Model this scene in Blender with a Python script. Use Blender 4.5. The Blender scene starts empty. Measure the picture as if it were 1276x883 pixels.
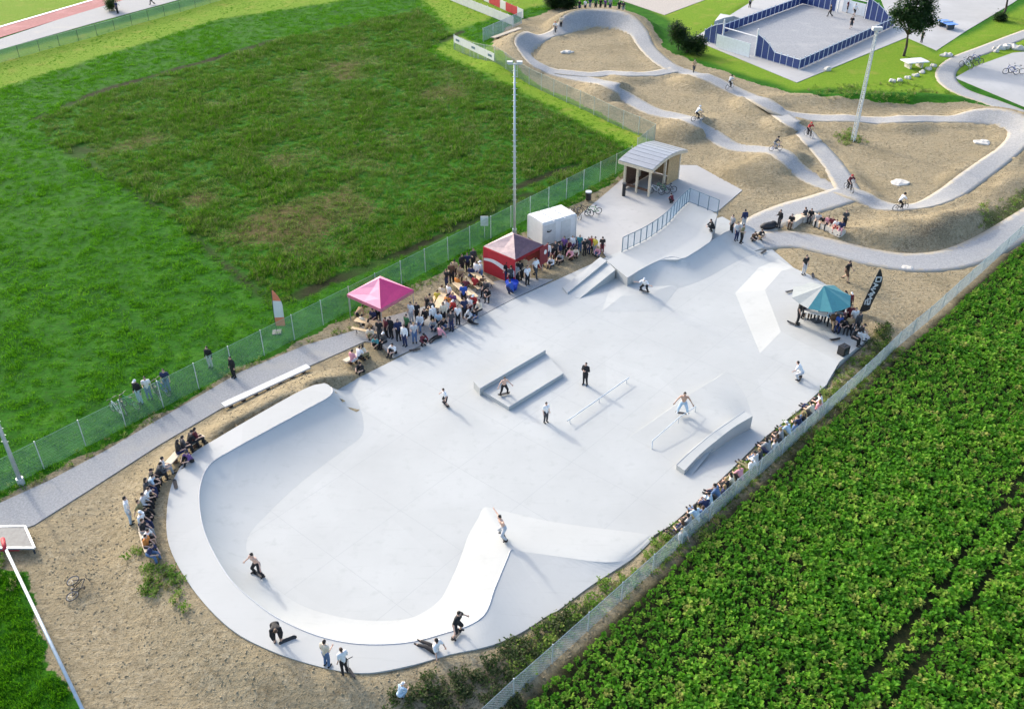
import bpy, bmesh, math, random
import numpy as np
from mathutils import Vector, Matrix
from mathutils.geometry import tessellate_polygon

SC = bpy.context.scene
COL = SC.collection
R = math.radians
rnd = random.Random(7)
nr = np.random.default_rng(11)

# ------------------------------------------------------------------ camera
PW, PH = 1276.0, 883.0            # size of the photograph, used to survey ground positions
FPX, TILT, HC = 1148.1, R(33.90), 34.0
cam = bpy.data.cameras.new('camera')
cam.sensor_width = 36.0
cam.lens = 36.0 * FPX / PW
cam.clip_start, cam.clip_end = 0.5, 6000
co = bpy.data.objects.new('camera', cam)
co.location = (0, 0, HC)
co.rotation_euler = (math.pi / 2 - TILT, 0, 0)
COL.objects.link(co)
SC.camera = co

# ------------------------------------------------------------------ light
SUN_EL, SUN_TO = R(27), Vector((-0.665, 0.747, 0))     # horizontal direction towards the sun
w = bpy.data.worlds.new('World'); SC.world = w; w.use_nodes = True
nt = w.node_tree; nt.nodes.clear()
sky = nt.nodes.new('ShaderNodeTexSky'); sky.sky_type = 'NISHITA'; sky.sun_disc = False
sky.sun_elevation = SUN_EL
sky.sun_rotation = math.atan2(SUN_TO.x, SUN_TO.y)
sky.air_density = 1.0; sky.dust_density = 4.0; sky.ozone_density = 2.0
bg = nt.nodes.new('ShaderNodeBackground'); bg.inputs[1].default_value = 0.15
wo = nt.nodes.new('ShaderNodeOutputWorld')
nt.links.new(sky.outputs[0], bg.inputs[0]); nt.links.new(bg.outputs[0], wo.inputs[0])
sl = bpy.data.lights.new('sun', 'SUN'); sl.energy = 1.0; sl.angle = R(3.0); sl.color = (1.0, 0.93, 0.82)
so = bpy.data.objects.new('sun', sl); COL.objects.link(so)
d = Vector((SUN_TO.x * math.cos(SUN_EL), SUN_TO.y * math.cos(SUN_EL), math.sin(SUN_EL)))
so.rotation_euler = d.to_track_quat('Z', 'Y').to_euler()
so.location = (-60, 90, 80)
SC.view_settings.view_transform = 'Standard'; SC.view_settings.look = 'None'
SC.view_settings.gamma = 1; SC.view_settings.exposure = 1.41
SC.cycles.max_bounces = 6
SC.cycles.use_denoising = True

# ------------------------------------------------------------------ helpers
CT, ST = math.cos(TILT), math.sin(TILT)
def W(px, py, z=0.0):
    """ground survey: where the sight line through a photo pixel meets height z"""
    u = (px - PW / 2) / FPX; v = (py - PH / 2) / FPX
    dx, dy, dz = u, CT - v * ST, -ST - v * CT
    s = (z - HC) / dz
    return Vector((dx * s, dy * s, z))
def ppm(py):                      # pixels per metre of height, at a foot pixel row
    return (py + 330) * (2150 - py) / 2480 / HC

def tag(o, label=None, cat=None, group=None, kind=None):
    if label: o['label'] = label
    if cat: o['category'] = cat
    if group: o['group'] = group
    if kind: o['kind'] = kind
    return o
def empty(name, loc, label=None, cat=None, group=None, rz=0):
    o = bpy.data.objects.new(name, None); COL.objects.link(o)
    o.location = loc; o.rotation_euler = (0, 0, rz); o.empty_display_size = 0.3
    return tag(o, label, cat, group)
def link(name, me, parent=None):
    o = bpy.data.objects.new(name, me); COL.objects.link(o)
    if parent: o.parent = parent
    return o

class MB:
    def __init__(s): s.v = []; s.f = []; s.m = []
    def add(s, vs, fs, m=0):
        b = len(s.v); s.v += [tuple(x) for x in vs]
        s.f += [tuple(b + i for i in f) for f in fs]; s.m += [m] * len(fs)
        return s
    def box(s, c, size, rz=0, m=0, mat=None):
        x, y, z = [k / 2 for k in size]
        M = mat if mat is not None else Matrix.Translation(c) @ Matrix.Rotation(rz, 4, 'Z')
        vs = [M @ Vector((a * x, b * y, e * z)) for e in (-1, 1) for a, b in ((-1, -1), (1, -1), (1, 1), (-1, 1))]
        return s.add(vs, [(3, 2, 1, 0), (4, 5, 6, 7), (0, 1, 5, 4), (1, 2, 6, 5), (2, 3, 7, 6), (3, 0, 4, 7)], m)
    def beam(s, p, q, wd, h, m=0):     # box from p to q, p and q at the middle of its bottom
        p, q = Vector(p), Vector(q); t = (q - p); n = Vector((-t.y, t.x, 0)).normalized() * wd / 2
        up = Vector((0, 0, h))
        vs = [p - n, p + n, q + n, q - n, p - n + up, p + n + up, q + n + up, q - n + up]
        return s.add(vs, [(0, 1, 2, 3), (7, 6, 5, 4), (1, 0, 4, 5), (2, 1, 5, 6), (3, 2, 6, 7), (0, 3, 7, 4)], m)
    def bar(s, p, q, r, n=6, r2=None, m=0, caps=True):
        p, q = Vector(p), Vector(q); r2 = r if r2 is None else r2
        t = (q - p).normalized(); a = t.orthogonal().normalized(); b = t.cross(a)
        vs = []
        for c, rr in ((p, r), (q, r2)):
            for i in range(n):
                k = 2 * math.pi * i / n; vs.append(c + a * rr * math.cos(k) + b * rr * math.sin(k))
        fs = [(i, (i + 1) % n, n + (i + 1) % n, n + i) for i in range(n)]
        if caps: fs += [tuple(range(n - 1, -1, -1)), tuple(range(n, 2 * n))]
        return s.add(vs, fs, m)
    def tube(s, pts, r, n=6, m=0):
        for a, b in zip(pts, pts[1:]): s.bar(a, b, r, n, m=m)
        return s
    def torus(s, c, R_, r, nx=16, nn=5, m=0):      # wheel in the local YZ plane
        vs = []; fs = []
        for i in range(nx):
            a = 2 * math.pi * i / nx
            for j in range(nn):
                k = 2 * math.pi * j / nn; q = R_ + r * math.cos(k)
                vs.append((c[0] + r * math.sin(k), c[1] + q * math.cos(a), c[2] + q * math.sin(a)))
        for i in range(nx):
            for j in range(nn):
                i2, j2 = (i + 1) % nx, (j + 1) % nn
                fs.append((i * nn + j, i2 * nn + j, i2 * nn + j2, i * nn + j2))
        return s.add(vs, fs, m)
    def ell(s, c, r, nu=10, nv=6, m=0, M=None):
        vs = []; fs = []
        for j in range(1, nv):
            t = math.pi * j / nv
            for i in range(nu):
                k = 2 * math.pi * i / nu
                vs.append(Vector((r[0] * math.sin(t) * math.cos(k), r[1] * math.sin(t) * math.sin(k), r[2] * math.cos(t))))
        top = len(vs); vs += [Vector((0, 0, r[2])), Vector((0, 0, -r[2]))]
        for j in range(nv - 2):
            for i in range(nu):
                a, b = j * nu + i, j * nu + (i + 1) % nu; fs.append((a, a + nu, b + nu, b))
        for i in range(nu):
            fs.append((top, i, (i + 1) % nu)); e = (nv - 2) * nu
            fs.append((top + 1, e + (i + 1) % nu, e + i))
        if M is not None: vs = [M @ x for x in vs]
        return s.add([x + Vector(c) for x in vs], fs, m)
    def prism(s, pts, z0, z1, m=0, mside=None):    # pts: list of (x, y[, z]); a slab with these outlines
        n = len(pts); ms = m if mside is None else mside
        top = [Vector((p[0], p[1], p[2] if len(p) > 2 and z1 is None else z1)) for p in pts]
        tri = tessellate_polygon([[Vector((p[0], p[1], 0)) for p in pts]])
        area = sum(pts[i][0] * pts[(i + 1) % n][1] - pts[(i + 1) % n][0] * pts[i][1] for i in range(n))
        fs = []
        for t in tri:
            a, b, c = [pts[i] for i in t]
            cr = (b[0] - a[0]) * (c[1] - a[1]) - (b[1] - a[1]) * (c[0] - a[0])
            fs.append(tuple(t) if cr > 0 else tuple(reversed(t)))
        s.add(top, fs, m)
        vs = top + [Vector((p.x, p.y, z0)) for p in top]
        sf = [((i + 1) % n, i, n + i, n + (i + 1) % n) if area > 0 else (i, (i + 1) % n, n + (i + 1) % n, n + i) for i in range(n)]
        s.add(vs, sf, ms)
        return s
    def grid(s, rows, m=0):            # rows: list of equal-length point lists
        n = len(rows[0]); vs = [p for r in rows for p in r]
        fs = [(j * n + i, j * n + i + 1, (j + 1) * n + i + 1, (j + 1) * n + i) for j in range(len(rows) - 1) for i in range(n - 1)]
        return s.add(vs, fs, m)
    def mesh(s, name, mats, smooth=False):
        me = bpy.data.meshes.new(name); me.from_pydata([tuple(x) for x in s.v], [], s.f)
        for x in (mats if isinstance(mats, (list, tuple)) else [mats]): me.materials.append(x)
        me.polygons.foreach_set('material_index', s.m)
        if smooth: me.polygons.foreach_set('use_smooth', [True] * len(me.polygons))
        me.update(); return me
    def build(s, name, mats, parent=None, smooth=False):
        return link(name, s.mesh(name, mats, smooth), parent)

def copy_thing(o, loc=None, rz=None, scale=None, label=None):
    def rec(a, par):
        c = a.copy(); COL.objects.link(c)
        if par: c.parent = par; c.matrix_parent_inverse = a.matrix_parent_inverse
        for ch in a.children: rec(ch, c)
        return c
    c = rec(o, None)
    if loc is not None: c.location = loc
    if rz is not None: c.rotation_euler = (0, 0, rz)
    if scale is not None: c.scale = (scale,) * 3
    if label: c['label'] = label
    return c

# ------------------------------------------------------------------ materials
def nodes(name):
    m = bpy.data.materials.new(name); m.use_nodes = True
    return m, m.node_tree.nodes, m.node_tree.links, m.node_tree.nodes['Principled BSDF']
def noise(N, L, vec, scale, detail=4, rough=.6):
    n = N.new('ShaderNodeTexNoise'); n.inputs['Scale'].default_value = scale
    n.inputs['Detail'].default_value = detail; n.inputs['Roughness'].default_value = rough
    L.new(vec, n.inputs['Vector']); return n.outputs['Fac']
def ramp(N, L, fac, stops):
    r = N.new('ShaderNodeValToRGB'); e = r.color_ramp.elements
    while len(e) < len(stops): e.new(0.5)
    for k, (p, c) in enumerate(stops): e[k].position = p; e[k].color = (*c, 1) if len(c) == 3 else c
    L.new(fac, r.inputs[0]); return r.outputs[0]
def mixc(N, L, fac, a, b, mode='MIX'):
    m = N.new('ShaderNodeMix'); m.data_type = 'RGBA'; m.blend_type = mode
    for sock, val in ((m.inputs[0], fac), (m.inputs[6], a), (m.inputs[7], b)):
        if isinstance(val, (int, float)): sock.default_value = val
        elif isinstance(val, tuple): sock.default_value = (*val, 1)
        else: L.new(val, sock)
    return m.outputs[2]
def mth(N, L, op, a, b=None, c=None, clamp=False):
    m = N.new('ShaderNodeMath'); m.operation = op; m.use_clamp = clamp
    for i, val in enumerate((a, b, c)):
        if val is None: continue
        if isinstance(val, (int, float)): m.inputs[i].default_value = val
        else: L.new(val, m.inputs[i])
    return m.outputs[0]
def smooth(N, L, x, a, b):
    m = N.new('ShaderNodeMapRange'); m.interpolation_type = 'SMOOTHSTEP'
    m.inputs[1].default_value = a; m.inputs[2].default_value = b; L.new(x, m.inputs[0]); return m.outputs[0]
def bump(N, L, P, h, strength=.5, dist=.05):
    b = N.new('ShaderNodeBump'); b.inputs['Strength'].default_value = strength; b.inputs['Distance'].default_value = dist
    L.new(h, b.inputs['Height']); L.new(b.outputs[0], P.inputs['Normal'])
def simple(name, c, rough=.7, var=.18, scale=6, metal=0, bmp=0, coord='Object'):
    m, N, L, P = nodes(name)
    tc = N.new('ShaderNodeTexCoord'); f = noise(N, L, tc.outputs[coord], scale)
    lo = tuple(max(0, x * (1 - var)) for x in c); hi = tuple(min(1, x * (1 + var)) for x in c)
    L.new(ramp(N, L, f, [(.3, lo), (.7, hi)]), P.inputs['Base Color'])
    P.inputs['Roughness'].default_value = rough; P.inputs['Metallic'].default_value = metal
    if bmp: bump(N, L, P, noise(N, L, tc.outputs[coord], scale * 8), bmp, .02)
    return m
M = {}
def mat(key, *a, **k):
    if key not in M: M[key] = simple(key, *a, **k)
    return M[key]

def concrete_mat(name, c, stain=.08, warm=0.0):
    m, N, L, P = nodes(name)
    g = N.new('ShaderNodeNewGeometry').outputs['Position']
    a = noise(N, L, g, .18, 5); b = noise(N, L, g, 1.6, 6); e = noise(N, L, g, 30, 2)
    c1 = ramp(N, L, a, [(.32, tuple(x * (1 - stain) for x in c)), (.68, tuple(x * (1 + stain * .5) for x in c))])
    c2 = mixc(N, L, smooth(N, L, b, .52, .75), c1, tuple(x * (1 - stain * 1.2) for x in c))
    v = N.new('ShaderNodeTexVoronoi'); v.inputs['Scale'].default_value = .16; L.new(g, v.inputs['Vector'])
    sx = N.new('ShaderNodeSeparateColor'); L.new(v.outputs['Color'], sx.inputs[0])
    c3 = mixc(N, L, mth(N, L, 'MULTIPLY', sx.outputs[0], .17), c2, tuple(x * .72 for x in c))
    c4 = mixc(N, L, mth(N, L, 'MULTIPLY', smooth(N, L, e, .55, .8), .25), c3, tuple(x * .8 for x in c))
    # long scuff marks
    mp = N.new('ShaderNodeMapping'); mp.inputs['Rotation'].default_value = (0, 0, R(40)); mp.inputs['Scale'].default_value = (.35, 5, 1)
    L.new(g, mp.inputs[0]); s_ = noise(N, L, mp.outputs[0], 1.2, 3)
    c5 = mixc(N, L, mth(N, L, 'MULTIPLY', smooth(N, L, s_, .6, .72), .18), c4, tuple(x * .7 for x in c))
    L.new(c5, P.inputs['Base Color']); P.inputs['Roughness'].default_value = .75
    bump(N, L, P, b, .08, .03)
    return m
M['concrete'] = concrete_mat('pale_concrete', (.44, .452, .435), .09)
M['concrete_deck'] = concrete_mat('deck_concrete', (.435, .443, .426), .06)
M['plaza'] = concrete_mat('plaza_concrete', (.41, .405, .39), .12)
def gravel_mat(name, c, c2, sc=9):
    m, N, L, P = nodes(name)
    g = N.new('ShaderNodeNewGeometry').outputs['Position']
    a = noise(N, L, g, .35, 5); b = noise(N, L, g, sc, 6, .75)
    x = mixc(N, L, smooth(N, L, b, .38, .66), tuple(k * .72 for k in c), c)
    x = mixc(N, L, mth(N, L, 'MULTIPLY', smooth(N, L, a, .5, .72), .7), x, c2)
    L.new(x, P.inputs['Base Color']); P.inputs['Roughness'].default_value = .9
    bump(N, L, P, b, .5, .03); return m
M['gravel'] = gravel_mat('gravel_path', (.36, .365, .365), (.37, .35, .31))
M['pump'] = gravel_mat('pump_asphalt', (.33, .335, .335), (.37, .36, .33), 6)
M['court'] = gravel_mat('court_surface', (.33, .34, .35), (.36, .36, .36), 5)
def dusty(m):
    N, L = m.node_tree.nodes, m.node_tree.links; P = N['Principled BSDF']; src = P.inputs['Base Color'].links[0].from_socket
    g = N.new('ShaderNodeNewGeometry').outputs['Position']; a = N.new('ShaderNodeAttribute'); a.attribute_name = 'edge'
    f = mth(N, L, 'ADD', a.outputs['Fac'], mth(N, L, 'MULTIPLY', mth(N, L, 'SUBTRACT', noise(N, L, g, 1.6, 5, .7), .5), 1.3))
    L.new(mixc(N, L, smooth(N, L, f, .62, 1.05), src, mixc(N, L, noise(N, L, g, 6, 4, .7), (.30, .26, .19), (.46, .41, .32))), P.inputs['Base Color'])
dusty(M['pump']); M['walk'] = gravel_mat('walk_gravel', (.36, .365, .365), (.37, .35, .31)); dusty(M['walk'])
M['sandcourt'] = gravel_mat('sand', (.47, .42, .36), (.43, .39, .33), 5)
M['redtrack'] = gravel_mat('red_track', (.36, .12, .12), (.40, .17, .17), 3)

def ground_mat():
    m, N, L, P = nodes('ground')
    g = N.new('ShaderNodeNewGeometry').outputs['Position']
    def at(n):
        a = N.new('ShaderNodeAttribute'); a.attribute_name = n; return a.outputs['Fac']
    big = noise(N, L, g, .05, 4); mid = noise(N, L, g, .45, 5); fine = noise(N, L, g, 3.5, 5, .7); vf = noise(N, L, g, 11, 4, .7)
    grass = ramp(N, L, mid, [(.3, (.012, .075, .003)), (.5, (.024, .125, .004)), (.72, (.05, .17, .008))])
    grass = mixc(N, L, smooth(N, L, fine, .45, .75), grass, (.02, .062, .008))
    dry = mixc(N, L, fine, (.16, .12, .05), (.05, .055, .015))
    dd = smooth(N, L, mth(N, L, 'ADD', at('dry'), mth(N, L, 'MULTIPLY', mth(N, L, 'SUBTRACT', fine, .5), 1.6)), .55, .85)
    grass = mixc(N, L, dd, grass, dry)
    lawn = ramp(N, L, fine, [(.3, (.11, .21, .012)), (.7, (.19, .30, .022))])
    lawn = mixc(N, L, smooth(N, L, mid, .5, .75), lawn, (.23, .26, .04))
    grass = mixc(N, L, at('lawn'), grass, lawn)
    soil = ramp(N, L, fine, [(.28, (.185, .15, .09)), (.5, (.315, .262, .165)), (.72, (.42, .36, .245))])
    soil = mixc(N, L, smooth(N, L, mid, .42, .7), soil, (.33, .27, .165))
    soil = mixc(N, L, smooth(N, L, noise(N, L, g, 1.3, 6, .8), .52, .70), soil, (.20, .16, .098))
    soil = mixc(N, L, smooth(N, L, vf, .54, .68), soil, (.115, .09, .05))
    soil = mixc(N, L, mth(N, L, 'MULTIPLY', smooth(N, L, vf, .30, .22), .6), soil, (.52, .45, .33))
    soil = mixc(N, L, mth(N, L, 'MULTIPLY', smooth(N, L, noise(N, L, g, .16, 6, .65), .48, .68), .55), soil, (.19, .158, .095))
    weed = mixc(N, L, fine, (.05, .075, .02), (.16, .15, .055))
    ww = smooth(N, L, mth(N, L, 'ADD', at('weed'), mth(N, L, 'MULTIPLY', mth(N, L, 'SUBTRACT', fine, .5), 1.8)), .45, .75)
    soil = mixc(N, L, ww, soil, weed)
    dk = smooth(N, L, mth(N, L, 'ADD', at('dark'), mth(N, L, 'MULTIPLY', mth(N, L, 'SUBTRACT', vf, .5), 2.0)), .35, .85)
    soil = mixc(N, L, dk, soil, mixc(N, L, fine, (.05, .04, .03), (.17, .13, .085)))
    dm = smooth(N, L, mth(N, L, 'ADD', at('dirt'), mth(N, L, 'MULTIPLY', mth(N, L, 'SUBTRACT', fine, .5), .7)), .42, .58)
    c = mixc(N, L, dm, grass, soil)
    c = mixc(N, L, at('crop'), c, mixc(N, L, fine, (.012, .018, .006), (.035, .036, .014)))  # crop soil, and the painted shade lines at the uncut grass edges
    L.new(c, P.inputs['Base Color']); P.inputs['Roughness'].default_value = .95
    P.inputs['Specular IOR Level'].default_value = .1
    h = mth(N, L, 'ADD', fine, mth(N, L, 'MULTIPLY', vf, .5))
    # wheel ruts in the bare soil
    wv = N.new('ShaderNodeMapping'); wv.inputs['Rotation'].default_value = (0, 0, R(-58)); wv.inputs['Scale'].default_value = (.4, 2.6, 1)
    L.new(g, wv.inputs[0]); rt = noise(N, L, wv.outputs[0], 1.0, 4)
    h = mth(N, L, 'ADD', h, mth(N, L, 'MULTIPLY', rt, .7))
    bump(N, L, P, h, .9, .12)
    return m
M['ground'] = ground_mat()

def leaf_mat(name, stops, dry=None, tr=.35):
    m, N, L, P = nodes(name)
    oi = N.new('ShaderNodeObjectInfo').outputs['Random']
    g = N.new('ShaderNodeNewGeometry').outputs['Position']
    f = mth(N, L, 'ADD', mth(N, L, 'MULTIPLY', oi, .55), mth(N, L, 'MULTIPLY', noise(N, L, g, .55, 4), .6))
    fine = noise(N, L, g, 5, 3)
    f = mth(N, L, 'ADD', f, mth(N, L, 'MULTIPLY', mth(N, L, 'SUBTRACT', fine, .5), .45))
    c = ramp(N, L, f, stops)
    L.new(c, P.inputs['Base Color']); P.inputs['Roughness'].default_value = .55
    P.inputs['Specular IOR Level'].default_value = .12
    t = N.new('ShaderNodeBsdfTranslucent'); L.new(mixc(N, L, .6, c, (.14, .42, .01)), t.inputs[0])
    mx = N.new('ShaderNodeMixShader'); mx.inputs[0].default_value = tr
    out = [n for n in N if n.type == 'OUTPUT_MATERIAL'][0]
    L.new(P.outputs[0], mx.inputs[1]); L.new(t.outputs[0], mx.inputs[2]); L.new(mx.outputs[0], out.inputs[0])
    return m
M['meadow'] = leaf_mat('meadow_grass', [(.2, (.013, .082, .002)), (.5, (.030, .158, .003)), (.75, (.065, .215, .005)), (.95, (.13, .24, .015))], tr=.4)
M['uncut'] = leaf_mat('uncut_meadow_grass', [(.2, (.012, .052, .003)), (.5, (.030, .098, .005)), (.75, (.062, .14, .010)), (.95, (.12, .16, .025))], tr=.35)
M['drygrass'] = leaf_mat('dry_grass', [(.2, (.07, .06, .018)), (.5, (.17, .14, .055)), (.9, (.32, .27, .13))], tr=.3)
M['crop'] = leaf_mat('crop_leaf', [(.15, (.022, .09, .006)), (.45, (.06, .21, .011)), (.7, (.13, .33, .02)), (.95, (.32, .46, .06))], tr=.4)
M['cropyellow'] = leaf_mat('crop_leaf_yellow', [(.2, (.07, .18, .015)), (.5, (.15, .26, .03)), (.9, (.33, .34, .08))], tr=.35)
M['weeds'] = leaf_mat('weed_leaf', [(.15, (.06, .13, .015)), (.5, (.13, .22, .03)), (.9, (.26, .30, .07))], tr=.35)
M['tree'] = leaf_mat('tree_leaf', [(.2, (.010, .026, .012)), (.6, (.022, .05, .02)), (.95, (.05, .08, .03))], tr=.2)
M['darkbush'] = leaf_mat('bush_leaf', [(.2, (.012, .025, .012)), (.6, (.025, .045, .018)), (.95, (.06, .085, .03))], tr=.2)
M['dark_weed_leaf'] = leaf_mat('dark_weed', [(.2, (.02, .03, .012)), (.6, (.045, .06, .022)), (.95, (.09, .10, .04))], tr=.2)  # weeds with dark leaves
mat('joint', (.34, .35, .35), .9, .1, 3)
mat('bark', (.08, .06, .045), .9, .3, 14)
mat('metal', (.46, .47, .48), .45, .08, 5, metal=.6)
mat('galv', (.55, .60, .62), .45, .12, 4, metal=.35)
mat('green_wire', (.20, .36, .25), .5, .1, 4)
mat('green_wire_far', (.27, .34, .27), .5, .1, 4)
mat('silver_wire', (.36, .43, .45), .4, .15, 3, metal=.3)
mat('steel_blue', (.10, .17, .22), .45, .12, 4)
mat('infill_blue', (.38, .50, .60), .4, .08, 4)
mat('steel_pale', (.66, .71, .75), .4, .08, 4)
mat('dark_metal', (.05, .06, .07), .5, .2, 6)
mat('black', (.016, .016, .018), .6, .3, 8)
mat('rubber', (.02, .02, .02), .8, .2, 10)
mat('white', (.70, .70, .69), .5, .05, 3)
mat('offwhite', (.60, .60, .58), .55, .08, 3)
mat('wood', (.46, .32, .16), .7, .25, 9, bmp=.2)
mat('wood_pale', (.62, .52, .38), .7, .18, 9, bmp=.2)
mat('wood_dark', (.10, .055, .035), .8, .3, 9)
mat('beer_table', (.66, .49, .28), .5, .12, 6)
mat('roof_metal', (.30, .31, .325), .35, .08, 3, metal=.3)
mat('pink', (.72, .05, .18), .6, .06, 4)
mat('pink_pale_sunlit', (.80, .30, .42), .6, .05, 4)  # pale valance cloth; on three roof panels it paints in the sunlight
mat('red', (.45, .02, .035), .6, .12, 4)
mat('red_dark', (.20, .02, .03), .6, .15, 4)
mat('blue_board', (.015, .04, .16), .5, .2, 4)
mat('blue', (.01, .05, .42), .5, .15, 5)
mat('teal', (.06, .24, .26), .6, .08, 5)
mat('grey_cloth', (.24, .27, .275), .6, .08, 5)
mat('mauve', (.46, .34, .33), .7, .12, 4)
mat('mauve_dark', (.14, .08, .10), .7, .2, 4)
mat('stone', (.55, .52, .46), .85, .2, 5, bmp=.3)
mat('orange_white', (.72, .22, .12), .6, .1, 4)

# ------------------------------------------------------------------ survey outlines (photo pixels at ground level)
def wp(pts, z=0.0): return [W(x, y, z) for x, y in pts]
def arr(pts): return np.array([(p[0], p[1]) for p in pts])
def catmull(P, k=6, closed=False):
    P = [np.array(p, float) for p in P]; n = len(P); out = []
    for i in range(n if closed else n - 1):
        p0 = P[(i - 1) % n] if closed or i > 0 else 2 * P[0] - P[1]
        p1, p2 = P[i], P[(i + 1) % n]
        p3 = P[(i + 2) % n] if closed or i + 2 < n else 2 * P[-1] - P[-2]
        for j in range(k):
            t = j / k
            out.append(.5 * (2 * p1 + (p2 - p0) * t + (2 * p0 - 5 * p1 + 4 * p2 - p3) * t * t + (3 * p1 - p0 - 3 * p2 + p3) * t ** 3))
    if not closed: out.append(P[-1])
    return out
def sdf(Q, poly):
    """signed distance of points Q to polygon (negative inside)"""
    P = np.asarray(poly)[:, :2]; d = np.full(len(Q), 1e9); ins = np.zeros(len(Q), bool)
    for a, b in zip(P, np.roll(P, -1, 0)):
        e = b - a; v = Q - a
        t = np.clip((v @ e) / (e @ e + 1e-12), 0, 1)
        d = np.minimum(d, np.hypot(*(v - t[:, None] * e).T))
        c = ((a[1] > Q[:, 1]) != (b[1] > Q[:, 1]))
        with np.errstate(divide='ignore', invalid='ignore'):
            ins ^= c & (Q[:, 0] < (b[0] - a[0]) * (Q[:, 1] - a[1]) / (b[1] - a[1]) + a[0])
    return np.where(ins, -d, d)
def sm(x, a, b):
    t = np.clip((x - a) / (b - a), 0, 1); return t * t * (3 - 2 * t)

PAD = wp([(425, 482), (452, 468), (490, 449), (530, 429), (590, 399), (640, 373), (700, 346), (752, 322), (790, 305), (900, 270),
          (940, 292), (985, 330), (1000, 345), (1050, 380), (1085, 421), (1046, 455), (1030, 479), (1000, 507), (955, 543), (938, 558),
          (918, 578), (895, 600), (870, 624), (835, 655), (812, 668), (790, 690), (760, 705), (700, 710), (640, 760), (560, 800),
          (450, 815), (350, 790), (270, 730), (230, 650), (235, 600), (290, 545), (360, 510)])
PATH = wp([(-160, 705), (0, 626), (60, 599), (130, 562), (200, 521), (300, 463), (380, 430), (440, 412), (470, 398), (515, 386),
           (560, 372), (610, 352), (640, 345), (690, 348), (640, 372), (590, 398), (530, 428), (490, 446), (472, 428), (455, 425),
           (385, 456), (275, 509), (200, 553), (130, 598), (42, 654), (0, 668), (-160, 750)])
PLAZA = wp([(690, 292), (722, 268), (756, 240), (784, 216), (800, 205), (868, 206), (925, 237), (896, 262), (850, 275), (790, 312), (757, 323), (742, 300), (715, 300)])
COURT_APRON = wp([(862, 49), (993, 103), (1132, 46), (1012, -30), (985, -28)])
SAND = wp([(772, 0), (828, 19), (905, -10), (850, -40), (790, -30)])
SQUARE = wp([(1114, 40), (1167, 63), (1205, 38), (1262, 4), (1330, -45), (1200, -60), (1090, -20)])
SQUARE2 = wp([(1190, 97), (1215, 83), (1262, 66), (1330, 60), (1380, 150), (1276, 133)])
LIME = wp([(-200, 91), (0, 33), (115, 0), (230, -33), (200, -90), (-200, -60)])
REDT = wp([(-200, 108), (0, 47), (75, 24), (175, -6), (260, -33), (230, -33), (115, 0), (0, 35), (-200, 93)])
GREYT = wp([(-200, 124), (0, 62), (120, 28), (245, -6), (330, -30), (260, -33), (175, -6), (75, 24), (0, 49), (-200, 110)])
DIRT = wp([(-160, 720), (0, 622), (130, 556), (300, 460), (380, 420), (440, 392), (480, 374), (560, 336), (640, 298), (700, 264), (760, 230),
           (786, 208), (815, 178), (750, 142), (690, 115), (640, 88), (618, 70), (612, 52), (640, 30), (690, 12), (740, 4), (778, 10), (800, 30),
           (835, 66), (870, 78), (930, 100), (990, 118), (1020, 126), (1100, 133), (1200, 128), (1225, 130), (1300, 150), (1420, 180), (1400, 230), (1300, 310),
           (1215, 390), (1145, 455), (1018, 577), (870, 707), (725, 832), (640, 905), (560, 980), (100, 960), (90, 883), (30, 712), (-60, 640 + 70)])
UNMOWN = wp([(40, 150), (190, 95), (350, 50), (520, 12), (565, 45), (530, 64), (640, 112), (790, 192), (640, 255), (480, 325), (340, 380), (200, 262), (70, 180)])
LAWNS = [wp(p) for p in (
    [(525, 0), (570, 45), (540, 62), (660, 120), (800, 192), (822, 176), (640, 76), (560, 40), (620, 20), (700, 0), (640, -40), (520, -40)],
    [(860, 70), (990, 112), (1030, 110), (1200, 120), (1180, 85), (1300, 30), (1290, 0), (1165, 66), (1130, 46), (993, 100), (880, 52)],
    [(790, 0), (830, 22), (860, 50), (880, 45), (990, 0), (960, -40), (780, -40)],
    [(1185, 90), (1215, 100), (1290, 55), (1290, 40)],
    [(0, 70), (260, 2), (500, -30), (500, -10), (270, 25), (0, 110), (-160, 150), (-160, 120)])]
WEEDS = [wp(p) for p in (
    [(640, 800), (700, 764), (790, 694), (875, 626), (950, 550), (1030, 482), (1090, 425), (1130, 440), (1000, 562), (850, 692), (700, 812), (640, 862)],
    [(168, 690), (205, 690), (225, 730), (262, 790), (225, 790), (190, 750)],
    [(1210, 275), (1276, 235), (1320, 225), (1310, 255), (1230, 292)],
    [(1000, 112), (1110, 100), (1180, 118), (1130, 132), (1020, 128)],
    [(1035, 168), (1050, 163), (1072, 170), (1078, 178), (1055, 180), (1038, 176)],
    [(1080, 415), (1105, 415), (1112, 432), (1085, 445)],
    [(0, 700), (-60, 690), (-60, 720), (20, 760)])]
DARKS = [wp(p) for p in (
    [(485, 883), (540, 846), (600, 824), (650, 792), (715, 742), (745, 745), (690, 810), (640, 868), (600, 905), (540, 945), (440, 945)],
    [(1085, 330), (1130, 300), (1190, 270), (1225, 262), (1215, 290), (1150, 316)],
    [(1120, 395), (1160, 370), (1165, 400), (1140, 420)],
    [(400, 466), (428, 455), (440, 470), (412, 478)])]
FENCE_R = [W(600, 907.4), W(1300, 270)]
fu = (FENCE_R[1] - FENCE_R[0]).normalized(); fv = Vector((fu.y, -fu.x, 0))      # fv points into the crop field
CROP = [FENCE_R[0] - fu * 30 + fv * .35, FENCE_R[1] + fu * 40 + fv * .35, FENCE_R[1] + fu * 40 + fv * 70, FENCE_R[0] - fu * 30 + fv * 70]

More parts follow.
